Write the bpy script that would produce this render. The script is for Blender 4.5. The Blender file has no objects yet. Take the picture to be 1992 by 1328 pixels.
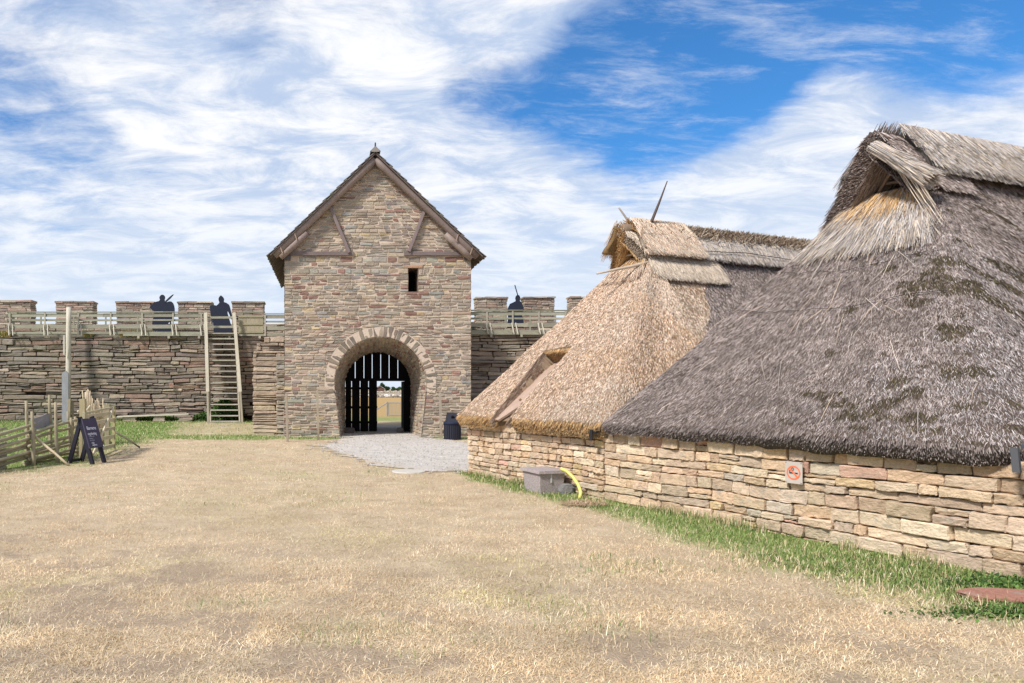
import bpy, math, random
import numpy as np
from mathutils import Vector
random.seed(7); rng = np.random.default_rng(11)
scene = bpy.context.scene
COL = scene.collection
R = math.radians
# ------------------------------------------------------------------ camera, sky, sun, exposure
FPX, PX, HY, EYE = 1400.0, 640.0, 757.0, 1.6          # focal length, principal column, horizon row (px of a 1992 px wide picture)
cam = bpy.data.cameras.new('camera'); cam.sensor_width = 36; cam.lens = FPX/1992*36
cam.shift_x = (996-PX)/1992; cam.shift_y = (HY-664)/1992
cam.clip_start = 0.05; cam.clip_end = 6000
camo = bpy.data.objects.new('camera', cam); camo.location = (0, 0, EYE); camo.rotation_euler = (R(90), 0, 0)
COL.objects.link(camo); scene.camera = camo
SUN_DIR = Vector((-0.62, -0.50, 0.80)).normalized()     # towards the sun
sl = bpy.data.lights.new('sun', 'SUN'); sl.energy = 3.3; sl.angle = R(8); sl.color = (1.0, 0.965, 0.92)
so = bpy.data.objects.new('sun', sl); so.rotation_euler = SUN_DIR.to_track_quat('Z', 'Y').to_euler(); COL.objects.link(so)
scene.view_settings.view_transform = 'Standard'; scene.view_settings.look = 'None'
scene.view_settings.exposure = 0.55; scene.view_settings.gamma = 1
try: scene.view_settings.use_curve_mapping = False
except Exception: pass

def wp(x, y, Y):                                        # picture pixel at a given distance -> world point
    return ((x-PX)/FPX*Y, Y, EYE-(y-HY)/FPX*Y)
def pxdir(x, y):
    v = Vector(((x-PX)/FPX, 1, (HY-y)/FPX)); v.normalize(); return v
def lin(c):
    return tuple((v/255/12.92 if v/255 <= 0.04045 else ((v/255+0.055)/1.055)**2.4) for v in c)

class NT:
    def __init__(s, nt): s.nt = nt; nt.nodes.clear()
    def n(s, t, **k):
        nd = s.nt.nodes.new(t)
        for a, b in k.items():
            if a == 'ins':
                for i, v in b.items():
                    if isinstance(v, bpy.types.NodeSocket): s.nt.links.new(v, nd.inputs[i])
                    else: nd.inputs[i].default_value = v
            else: setattr(nd, a, b)
        return nd
    def math(s, op, a, b=0.0, c=None, clamp=False):
        d = {0: a, 1: b}
        if c is not None: d[2] = c
        return s.n('ShaderNodeMath', operation=op, use_clamp=clamp, ins=d).outputs[0]
    def mix(s, f, a, b, bt='MIX'):
        m = s.n('ShaderNodeMix', data_type='RGBA', blend_type=bt)
        for i, v in ((0, f), (6, a), (7, b)):
            if isinstance(v, bpy.types.NodeSocket): s.nt.links.new(v, m.inputs[i])
            else: m.inputs[i].default_value = v if i == 0 else (tuple(v)+(1,))[:4]
        return m.outputs[2]
    def noise(s, vec, scale, detail=4, rough=0.6, dist=0.0):
        nd = s.n('ShaderNodeTexNoise', ins={'Scale': scale, 'Detail': detail, 'Roughness': rough, 'Distortion': dist})
        if vec is not None: s.nt.links.new(vec, nd.inputs['Vector'])
        return nd.outputs[0]
    def ramp(s, f, lo, hi, a=0.0, b=1.0):
        return s.n('ShaderNodeMapRange', interpolation_type='SMOOTHSTEP', ins={0: f, 1: lo, 2: hi, 3: a, 4: b}).outputs[0]
    def scale(s, vec, sx, sy, sz):
        return s.n('ShaderNodeMapping', ins={'Vector': vec, 'Scale': (sx, sy, sz)}).outputs[0]

world = bpy.data.worlds.new('World'); scene.world = world; world.use_nodes = True
w = NT(world.node_tree)
sky = w.n('ShaderNodeTexSky', sky_type='NISHITA', sun_disc=False, sun_elevation=math.asin(SUN_DIR.z),
          sun_rotation=math.atan2(SUN_DIR.x, SUN_DIR.y), air_density=1.0, dust_density=0.4, ozone_density=3.0)
gen = w.n('ShaderNodeTexCoord').outputs['Generated']
sep = w.n('ShaderNodeSeparateXYZ', ins={0: gen})
zz = w.math('MAXIMUM', sep.outputs[2], 0.0)
den = w.math('ADD', zz, 0.16)
cx_ = w.math('DIVIDE', sep.outputs[0], den); cy_ = w.math('DIVIDE', sep.outputs[1], den)
pv = w.n('ShaderNodeCombineXYZ', ins={0: cx_, 1: cy_, 2: 0.0}).outputs[0]
def blob(x, y, rx):                                     # soft round patch of sky around a direction
    d = w.n('ShaderNodeVectorMath', operation='DISTANCE', ins={0: gen, 1: pxdir(x, y)}).outputs['Value']
    return w.ramp(d, 0.0, rx, 1.0, 0.0)
big = w.noise(pv, 1.1, 8, 0.58, 0.35)
fine_bias = -0.085
fine = w.noise(w.scale(pv, 1.0, 1.7, 1), 5.5, 10, 0.66, 0.5)
streak = w.noise(w.scale(pv, 0.9, 2.3, 1), 1.8, 7, 0.62, 0.3)
cov = w.math('ADD', w.math('MULTIPLY', big, 0.9), w.math('MULTIPLY', fine, 0.55))
cov = w.math('ADD', cov, w.math('MULTIPLY', streak, 0.42))          # mean about 0.85
for (bx, by, br, amt) in [(1290, 190, .17, -.46), (1110, 190, .13, -.42), (1380, 70, .19, -.44), (1540, 20, .16, -.36), (1470, 150, .14, -.24), (1780, 30, .17, -.46), (1930, 20, .16, -.46), (950, 165, .10, -.38), (870, 170, .07, -.14), (1180, 110, .10, -.14),
                          (60, 250, .14, -.14), (150, 400, .16, -.17), (470, 60, .10, -.20), (330, 380, .12, -.15), (745, 45, .06, -.18), (810, 75, .05, -.14), (1320, 270, .09, -.12),
                          (700, 420, .5, .16), (960, 60, .12, .26), (860, 70, .18, .18), (200, 130, .3, .08), (1500, 420, .34, .22), (1850, 220, .26, .26), (1050, 290, .14, .18), (500, 560, .5, .25), (1600, 110, .09, .34), (1420, 255, .12, .22), (1150, 40, .1, .12), (1660, 200, .12, .18), (1110, 160, .04, .2)]:
    cov = w.math('ADD', cov, w.math('MULTIPLY', blob(bx, by, br), amt))
cov = w.math('ADD', cov, w.ramp(sep.outputs[2], 0.26, 0.04, 0.0, 0.34))
cov = w.math('ADD', cov, fine_bias)
mask = w.ramp(cov, 0.56, 1.02)
wisp = w.noise(w.scale(pv, 1.0, 2.6, 1), 3.4, 10, 0.70, 0.25)
mask = w.math('MAXIMUM', mask, w.math('MULTIPLY', w.ramp(wisp, 0.44, 0.74), 0.50))
shade = w.ramp(w.noise(w.scale(pv, 1, 1.6, 1), 3.2, 10, 0.66, 0.5), 0.36, 0.64)
ccol = w.mix(shade, tuple(v*.72 for v in lin((188, 206, 234))), tuple(v*.72 for v in lin((254, 254, 255))))
hz = w.ramp(sep.outputs[2], 0.34, 0.04)
ccol = w.mix(w.math('MULTIPLY', hz, 0.85), ccol, tuple(v*.72 for v in lin((222, 233, 247))))
skyc = w.mix(1.0, sky.outputs[0], (0.034, 0.078, 0.112), 'MULTIPLY')
final = w.mix(w.math('MULTIPLY', mask, 0.97), skyc, ccol)
bgf = w.n('ShaderNodeBackground', ins={'Color': final, 'Strength': 1.0})
w.n('ShaderNodeOutputWorld', ins={'Surface': bgf.outputs[0]})

# ------------------------------------------------------------------ helpers
def vnoise(x, y, seed=0):
    x = np.asarray(x, float); y = np.asarray(y, float)
    xi = np.floor(x).astype(np.int64); yi = np.floor(y).astype(np.int64); xf = x-xi; yf = y-yi
    def h(a, b):
        v = (a*374761393 + b*668265263 + seed*1442695041) & 0x7fffffff
        v = ((v ^ (v >> 13))*1274126177) & 0x7fffffff
        return ((v ^ (v >> 16)) & 0xffff)/65535.0
    u = xf*xf*(3-2*xf); v = yf*yf*(3-2*yf)
    return (h(xi, yi)*(1-u)+h(xi+1, yi)*u)*(1-v)+(h(xi, yi+1)*(1-u)+h(xi+1, yi+1)*u)*v
def fbm(x, y, seed=0, o=4):
    s = 0; a = 1; t = 0
    for i in range(o):
        s = s+a*vnoise(np.asarray(x)*2**i, np.asarray(y)*2**i, seed+i*7); t += a; a *= .5
    return s/t
def sstep(a, b, x):
    t = np.clip((np.asarray(x, float)-a)/(b-a), 0, 1); return t*t*(3-2*t)

MATS = {}
def material(name, rough=0.85, fine=60, fine_amt=0.35, mott=7, mott_amt=0.3, bump=0.4, bump_scale=40, stretch=(1, 1, 1), color=None, tint=None, spec=0.25, metal=0.0, bdist=0.01):
    if name in MATS: return MATS[name]
    m = bpy.data.materials.new(name); m.use_nodes = True; t = NT(m.node_tree)
    tc = t.n('ShaderNodeTexCoord').outputs['Object']
    vec = t.scale(tc, *stretch)
    base = t.n('ShaderNodeAttribute', attribute_name='Col').outputs[0] if color is None else None
    f = t.noise(vec, fine, 5, 0.7); g = t.noise(vec, mott, 5, 0.6)
    k = t.math('MULTIPLY', t.math('ADD', t.math('MULTIPLY', t.math('SUBTRACT', f, 0.5), 2*fine_amt), 1.0),
               t.math('ADD', t.math('MULTIPLY', t.math('SUBTRACT', g, 0.5), 2*mott_amt), 1.0))
    kc = t.n('ShaderNodeCombineColor', ins={0: k, 1: k, 2: k}).outputs[0]
    c = t.mix(1.0, base if base is not None else tuple(color), kc, 'MULTIPLY')
    if tint: c = t.mix(t.ramp(t.noise(vec, tint[1], 4, .6), tint[2], tint[3], 0, tint[4]), c, tint[0])
    b = t.n('ShaderNodeBump', ins={'Strength': bump, 'Distance': bdist, 'Height': t.noise(vec, bump_scale, 6, 0.65)})
    p = t.n('ShaderNodeBsdfPrincipled', ins={'Base Color': c, 'Roughness': rough, 'Specular IOR Level': spec, 'Metallic': metal, 'Normal': b.outputs[0]})
    t.n('ShaderNodeOutputMaterial', ins={0: p.outputs[0]})
    MATS[name] = m; return m
M_NEAR = material('limestone', fine=45, fine_amt=.45, mott=9, mott_amt=.34, bump=1.0, bump_scale=24, stretch=(1, 1, 1.8), bdist=.028, tint=(lin((150, 150, 140)), 5, .56, .72, .5))
M_TOWER = material('tower_stone', fine=22, fine_amt=.35, mott=2.6, mott_amt=.22, bump=.9, bump_scale=16, stretch=(1, 1, 1.8), bdist=.02)
M_CURT = material('weathered_slab', fine=16, fine_amt=.55, mott=2.5, mott_amt=.4, bump=1, bump_scale=12, stretch=(1, 1, 2.2), bdist=.03, tint=(lin((150, 148, 132)), 7, .60, .72, .55))
M_MORTAR = material('lime_mortar', color=lin((200, 180, 160)), fine=30, fine_amt=.25, mott=2, mott_amt=.25, bump=.8, bump_scale=20, bdist=.02)
M_DARKGAP = material('gap_earth_and_shade', color=lin((62, 50, 42)), bump=.6)
M_WOODG = material('weathered_wood', fine=30, fine_amt=.35, mott=4, mott_amt=.25, bump=.5, bump_scale=25, stretch=(1, 1, .3))
M_WOODX = material('weathered_rail', fine=30, fine_amt=.4, mott=4, mott_amt=.3, bump=.5, bump_scale=25, stretch=(.25, .6, 1), tint=(lin((128, 130, 100)), 2.2, .5, .7, .4))
M_BACKLIT = material('backlit_boards', color=(0.006, 0.005, 0.005), bump=.3, spec=.1)  # near-black colour paints in the shade of the backlit gate
M_BLACK = material('black_paint', color=lin((38, 36, 46)), fine=20, fine_amt=.2, mott=3, mott_amt=.2, bump=.2, rough=.6)
M_BASE = material('thatch_base', fine=90, fine_amt=.5, mott=6, mott_amt=.3, bump=1, bump_scale=60, bdist=.03, rough=.95, spec=.05)
M_REED = material('reed', fine=30, fine_amt=.25, mott=3, mott_amt=.18, bump=0, rough=.8, spec=.15)
M_GRASSD = material('blade', fine=10, fine_amt=.15, mott=2, mott_amt=.15, bump=0, rough=.85, spec=.1)
M_LEAF = material('leaf', fine=10, fine_amt=.3, mott=2, mott_amt=.2, bump=0, rough=.75, spec=.15)
M_GRANITE = material('granite', color=lin((160, 148, 145)), fine=48, fine_amt=1.0, mott=8, mott_amt=.15, bump=.5, bump_scale=90)
M_PIPE = material('yellow_plastic', color=lin((208, 200, 104)), fine=8, fine_amt=.08, mott=3, mott_amt=.15, bump=.05, rough=.45, spec=.5)
M_STEEL = material('galvanised_steel', color=lin((150, 155, 160)), fine=20, fine_amt=.1, bump=.1, rough=.5, metal=.3)
M_PLAIN = material('painted', fine=20, fine_amt=.12, mott=3, mott_amt=.1, bump=.1, rough=.7)
M_SIL = material('black_sheet', color=lin((40, 44, 58)), fine=4, fine_amt=.1, mott=1, mott_amt=.1, bump=.05, rough=.75)
M_WIRE = material('dark_wire', color=lin((52, 46, 44)), bump=.1, rough=.7)

def finish(name, me, mat, parent=None, smooth=False):
    o = bpy.data.objects.new(name, me); COL.objects.link(o)
    me.materials.append(mat)
    if smooth: me.polygons.foreach_set('use_smooth', np.ones(len(me.polygons), bool))
    if parent is not None: o.parent = parent
    return o
def mesh_np(name, V, F, C, mat, parent=None, smooth=False, loc=None):
    V = np.asarray(V, np.float32).reshape(-1, 3); F = np.asarray(F, np.int32)
    k = F.shape[1]; me = bpy.data.meshes.new(name)
    org = V*1.0
    if parent is not None:
        org = org-np.array(world_of(parent), np.float32)
    me.vertices.add(len(V)); me.vertices.foreach_set('co', org.ravel())
    me.loops.add(F.size); me.loops.foreach_set('vertex_index', F.ravel())
    me.polygons.add(len(F)); me.polygons.foreach_set('loop_start', np.arange(0, F.size, k, dtype=np.int32))
    me.update(calc_edges=True); me.validate()
    a = me.attributes.new('Col', 'FLOAT_COLOR', 'POINT')
    C = np.asarray(C, np.float32)
    if C.ndim == 1: C = np.tile(C[:3], (len(V), 1))
    a.data.foreach_set('color', np.concatenate([C[:, :3], np.ones((len(V), 1), np.float32)], 1).ravel())
    return finish(name, me, mat, parent, smooth)
def world_of(o):
    p = Vector((0, 0, 0))
    while o is not None: p = p+o.location; o = o.parent
    return p
class MB:
    def __init__(s): s.v = []; s.f = []; s.c = []
    def add(s, V, F, col):
        n = len(s.v); s.v.extend([tuple(map(float, p)) for p in V]); s.f.extend([tuple(i+n for i in f) for f in F])
        if isinstance(col, list): s.c.extend(col)
        else: s.c.extend([tuple(col)]*len(V))
    def build(s, name, mat, parent=None, smooth=False):
        me = bpy.data.meshes.new(name); off = world_of(parent) if parent is not None else Vector((0, 0, 0))
        me.from_pydata([(a-off.x, b-off.y, c-off.z) for a, b, c in s.v], [], s.f); me.update()
        a = me.attributes.new('Col', 'FLOAT_COLOR', 'POINT')
        a.data.foreach_set('color', np.concatenate([np.array(s.c, np.float32)[:, :3], np.ones((len(s.v), 1), np.float32)], 1).ravel())
        return finish(name, me, mat, parent, smooth)
    def box(s, x0, x1, y0, y1, z0, z1, col, j=0.0):
        V = [(x0, y0, z0), (x1, y0, z0), (x1, y1, z0), (x0, y1, z0), (x0, y0, z1), (x1, y0, z1), (x1, y1, z1), (x0, y1, z1)]
        if j: V = [tuple(c+random.uniform(-j, j) for c in p) for p in V]
        s.add(V, BF, col)
    def bar(s, p, q, wx, wy, col, up=(0, 0, 1), j=0.0):          # rectangular bar from p to q
        p = Vector(p); q = Vector(q); d = (q-p).normalized(); a = d.cross(Vector(up))
        if a.length < 1e-4: a = d.cross(Vector((0, 1, 0)))
        a.normalize(); b = d.cross(a).normalized()
        V = []
        for e in (p, q):
            for (sa, sb) in ((-1, -1), (1, -1), (1, 1), (-1, 1)):
                V.append(e+a*sa*wx/2*(1+random.uniform(-j, j))+b*sb*wy/2*(1+random.uniform(-j, j)))
        s.add(V, [(0, 1, 2, 3), (7, 6, 5, 4), (0, 4, 5, 1), (1, 5, 6, 2), (2, 6, 7, 3), (3, 7, 4, 0)], col)
    def tube(s, pts, rad, col, n=8, cap=True):
        pts = [Vector(p) for p in pts]; rad = rad if isinstance(rad, (list, tuple)) else [rad]*len(pts)
        V = []; F = []; a = None
        for i, p in enumerate(pts):
            d = (pts[min(i+1, len(pts)-1)]-pts[max(i-1, 0)]).normalized()
            if a is None: a = d.cross(Vector((0.13, 0.3, 0.9))).normalized()
            a = (a-d*a.dot(d)).normalized(); b = d.cross(a)
            for k in range(n):
                t = 2*math.pi*k/n; V.append(p+(a*math.cos(t)+b*math.sin(t))*rad[i])
        for i in range(len(pts)-1):
            for k in range(n):
                F.append((i*n+k, i*n+(k+1) % n, (i+1)*n+(k+1) % n, (i+1)*n+k))
        if cap: F.append(tuple(range(n-1, -1, -1))); F.append(tuple((len(pts)-1)*n+k for k in range(n)))
        s.add(V, F, col)
BF = [(0, 3, 2, 1), (4, 5, 6, 7), (0, 1, 5, 4), (1, 2, 6, 5), (2, 3, 7, 6), (3, 0, 4, 7)]
def pole(mb, p, q, r0, r1, col, bend=.02, n=8, seg=6):
    p = Vector(p); q = Vector(q); L = (q-p).length; pts = []; rr = []
    ph = random.uniform(0, 6); dx = Vector((random.uniform(-1, 1), random.uniform(-1, 1), random.uniform(-1, 1)))*bend*L
    for i in range(seg+1):
        t = i/seg; pts.append(p.lerp(q, t)+dx*math.sin(t*math.pi)+Vector((math.sin(ph+t*7), math.cos(ph+t*5), math.sin(t*9+ph)))*bend*.25*L*math.sin(t*math.pi))
        rr.append(r0+(r1-r0)*t+random.uniform(-.05, .05)*r0)
    mb.tube(pts, rr, col, n)
def tag(o, label=None, cat=None, group=None, kind=None):
    if label: o['label'] = label
    if cat: o['category'] = cat
    if group: o['group'] = group
    if kind: o['kind'] = kind
    return o
def thing(name, loc, label, cat, group=None):
    o = bpy.data.objects.new(name, None); o.location = loc; o.empty_display_size = .2; COL.objects.link(o)
    return tag(o, label, cat, group)
def jit(c, a=.15, b=.025):
    b = min(b, .025)
    k = 1+random.uniform(-a, a); return tuple(max(0.0, v*k*(1+random.uniform(-b, b))) for v in c)
def prism(mb, poly, f0, f1, col):                       # closed polygon, two mapping functions (front, back)
    n = len(poly); V = [f0(*p) for p in poly]+[f1(*p) for p in poly]
    mb.add(V, [tuple(range(n)), tuple(range(2*n-1, n-1, -1))]+[(i, i+n, (i+1) % n+n, (i+1) % n) for i in range(n)], col)

# ------------------------------------------------------------------ stone laying
def stone(mb, q, fmap, col, bev=.012, back=.05, bulge=.012, out=.0, nx=5, ny=4, rag=.006):
    (a, b, c, d) = q                                      # BL, BR, TR, TL in (u,v)
    L = max(.02, ((b[0]-a[0])+(c[0]-d[0]))/2); H = max(.02, ((d[1]-a[1])+(c[1]-b[1]))/2)
    bs = min(.3, bev/L); bt = min(.3, bev/H)
    S = [0, bs]+[bs+(1-2*bs)*i/(nx-3) for i in range(1, nx-3)]+[1-bs, 1]
    T = [0, bt]+[bt+(1-2*bt)*i/(ny-3) for i in range(1, ny-3)]+[1-bt, 1] if ny > 3 else [0, .5, 1]
    nx = len(S); ny = len(T); tilt = random.uniform(-.5, .5)*bulge*1.5; tl2 = random.uniform(-.5, .5)*bulge
    V = []; F = []
    for j, t in enumerate(T):
        for i, s in enumerate(S):
            u = (a[0]*(1-s)+b[0]*s)*(1-t)+(d[0]*(1-s)+c[0]*s)*t
            v = (a[1]*(1-s)+b[1]*s)*(1-t)+(d[1]*(1-s)+c[1]*s)*t
            eu = i in (0, nx-1); ev = j in (0, ny-1)
            dd = out+tilt*(s-.5)*2+tl2*(t-.5)*2+random.uniform(-.35, .35)*bulge
            if eu or ev:
                dd -= bev*.8
                u += random.uniform(-rag, rag); v += random.uniform(-rag, rag)*.7
                if eu and ev:
                    u += (bs*.8*L if i == 0 else -bs*.8*L)*random.uniform(.3, 1.2); v += (bt*.6*H if j == 0 else -bt*.6*H)*random.uniform(.2, 1)
            V.append((u, v, dd))
    for j in range(ny-1):
        for i in range(nx-1): F.append((j*nx+i, j*nx+i+1, (j+1)*nx+i+1, (j+1)*nx+i))
    ring = [i for i in range(nx)]+[j*nx+nx-1 for j in range(1, ny)]+[(ny-1)*nx+i for i in range(nx-2, -1, -1)]+[j*nx for j in range(ny-2, 0, -1)]
    n0 = len(V)
    for r in ring: V.append((V[r][0], V[r][1], -back))
    m = len(ring)
    for k in range(m): F.append((ring[(k+1) % m], ring[k], n0+k, n0+(k+1) % m))
    mb.add([fmap(*p) for p in V], F, col)

def courses(v0, v1, h, breaks=()):
    br = sorted([v0, v1]+list(breaks)); out = []
    for a, b in zip(br[:-1], br[1:]):
        v = a
        while v < b-1e-6:
            hh = random.uniform(*h)
            if b-(v+hh) < h[0]: hh = b-v
            out.append((v, min(b, v+hh))); v += hh
    return out
def lay(mb, rows, spans, lens, fmap, palette, gap=.008, wav=.006, split=.12, hole=.0, seedw=0, **kw):
    """rows of stones; spans(v) gives the allowed stretches of u at height v"""
    for (v0, v1) in rows:
        e = (v1-v0)*.05
        A = spans(v0+e); B = spans(v1-e)
        if len(A) != len(B): A = B = spans((v0+v1)/2)
        ou = random.uniform(-.02, .02)
        for (a0, a1), (b0, b1) in zip(A, B):
            Lm = (a1-a0+b1-b0)/2
            if Lm < .05: continue
            cuts = [0.0]
            while cuts[-1] < Lm:
                cuts.append(cuts[-1]+random.uniform(*lens(v0) if callable(lens) else lens)*(1.7 if random.random() < .12 else 1))
            if len(cuts) > 2 and Lm-cuts[-2] < .08: cuts.pop()
            cuts[-1] = Lm; K = [c/Lm for c in cuts]
            for k0, k1 in zip(K[:-1], K[1:]):
                if random.random() < hole: continue
                g = gap/2
                def W(u, v): return wav*(2*float(vnoise(u*1.3, v*3+seedw, 3))-1)*1.6
                def uu(k, t): return (a0+(a1-a0)*k)*(1-t)+(b0+(b1-b0)*k)*t
                sk = random.uniform(-.012, .012)
                parts = [(v0, v1)]
                if random.random() < split and v1-v0 > .09: vm = v0+(v1-v0)*random.uniform(.4, .6); parts = [(v0, vm), (vm, v1)]
                for (p0, p1) in parts:
                    t0 = (p0-v0)/(v1-v0); t1 = (p1-v0)/(v1-v0)
                    q = [(uu(k0, t0)+g, p0+g+W(uu(k0, t0), p0)), (uu(k1, t0)-g+sk*0, p0+g+W(uu(k1, t0), p0)),
                         (uu(k1, t1)-g+sk, p1-g+W(uu(k1, t1), p1)), (uu(k0, t1)+g, p1-g+W(uu(k0, t1), p1))]
                    stone(mb, q, fmap, jit(random.choice(palette), .16, .05), out=random.uniform(-1, 1)*kw.get('jd', .006), **{k: v for k, v in kw.items() if k != 'jd'})

PAL_T = [lin(c) for c in [(164, 149, 131), (156, 142, 125), (172, 156, 136), (150, 137, 121), (178, 161, 140), (161, 148, 131), (146, 133, 119), (166, 146, 127), (157, 150, 136), (170, 153, 131)]*3+[(142, 110, 98), (134, 102, 90), (178, 158, 124), (152, 149, 140), (140, 128, 120), (148, 116, 102)]]
PAL_C = [lin(c) for c in [(148, 132, 116), (134, 120, 106), (158, 142, 124), (140, 124, 110), (124, 112, 102), (162, 146, 126), (146, 128, 112), (138, 128, 114), (128, 115, 105), (144, 133, 119), (146, 120, 105)]]
PAL_M = [lin(c) for c in [(172, 155, 137), (158, 143, 128), (180, 164, 144), (152, 136, 122), (168, 142, 126), (144, 131, 120)]]
PAL_P = [lin(c) for c in [(176, 156, 134), (166, 146, 126), (184, 165, 141), (156, 138, 121)]]
PAL_N = [lin(c) for c in [(208, 180, 150), (200, 172, 142), (214, 188, 158), (202, 178, 152), (206, 176, 142), (192, 168, 140), (216, 194, 166), (200, 172, 142), (208, 184, 156), (196, 174, 148)]*3+[(204, 166, 142), (198, 158, 136), (210, 182, 140), (194, 178, 156)]]

# ------------------------------------------------------------------ ground
TX0, TX1, TY = -1.50, 4.76, 24.1                         # tower front
ACX, AHW, ASP, ABS = 1.72, 1.53, 1.82, 1.34              # arch centre, half width, spring height, half width at the ground
C0 = np.array([2.65, 13.74]); C1 = np.array([5.80, 6.00]); D = (C1-C0)/np.linalg.norm(C1-C0); N = np.array([-D[1], D[0]])
WLEN = 9.9
def ter(x, y):
    x = np.asarray(x, float); y = np.asarray(y, float)
    side = np.maximum(sstep(-1.2, -2.2, x), sstep(5.0, 6.0, x))
    rise = .29*sstep(23.2, 29.0, y)*(1-sstep(33, 36, y))
    lump = (fbm(x*.8, y*.8, 5, 3)-.5)*.05*sstep(3, 6, y)*(1-sstep(10, 13, y)*.6)
    return side*rise+lump*(1-sstep(12, 24, y))
def wall_e(x, y): return -((x-C0[0])*N[0]+(y-C0[1])*N[1])
def wall_s(x, y): return (x-C0[0])*D[0]+(y-C0[1])*D[1]
def greenness(x, y):
    e = wall_e(x, y); s = wall_s(x, y)
    wid = np.interp(s, [-.6, 0, 2.6, 4.7, 6.8, 8.0, 9.2, 11], [.25, .4, .8, 1.3, 1.9, 2.1, 1.8, 1.6])
    n = fbm(x*1.4, y*1.4, 21, 4)-.5; n2 = fbm(x*5, y*5, 31, 3)-.5
    g = (1-sstep(.45, 1.0, (e+n*1.1)/wid))*sstep(-.9, -.3, s)*(e > -.4)*.97
    left = sstep(-4.9, -6.2, x+n*1.5)*sstep(13.2, 15, y)
    back = sstep(21.5, 26, y+n*4+n2*1.5)*sstep(-.6, -2.2, x)*np.interp(x, [-9, -6, -4.5, -3, -1.5], [1, .9, .45, .5, .9])
    wb = sstep(27.6, 29.0, y+n2*2)*sstep(-1.4, -1.8, x)
    tb = sstep(22.6, 23.4, y+n*1.2)*(1-sstep(24.4, 24.9, y))*np.maximum(sstep(.75, .2, x), sstep(3.0, 3.5, x))
    fld = .75*sstep(34.5, 36.5, y+n*3)*(1-sstep(39, 43, y+n*4))
    bits = .14*sstep(.64, .80, fbm(x*1.1+9, y*1.1, 47, 3))
    return np.clip(np.maximum.reduce([g, left, back*.55, wb, tb*.9, fld, bits*(y < 22)]), 0, 1)
def pathness(x, y):
    n = (fbm(x*.9, y*1.6, 61, 4)-.5)*1.9+(fbm(x*6, y*8, 63, 2)-.5)*.5
    inner = (np.abs(x-1.75) < 1.9) & (y > 24)
    left = np.interp(y, [13.4, 14.5, 17, 19.5, 22, 24.1], [1.75, 1.2, .3, -.55, .05, .35])
    right = np.interp(y, [13.2, 18, 22, 24.1], [3.3, 4.9, 4.4, 3.2])
    f = np.minimum(np.minimum(x-left, right-x), y-13.6)
    f = f+n*.42+(vnoise(x*11, y*13, 65)-.5)*.85
    f = np.where(y > 24.0, np.where(y < 31.5, np.where(inner, 1.0, -1), -.4+n), f)
    return f
def soilness(x, y):
    return .92*sstep(.565, .63, fbm(x*1.7, y*2.6, 81, 4)+(fbm(x*9, y*12, 83, 2)-.5)*.26)*sstep(8.5, 5.2, y+x*.55)

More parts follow.
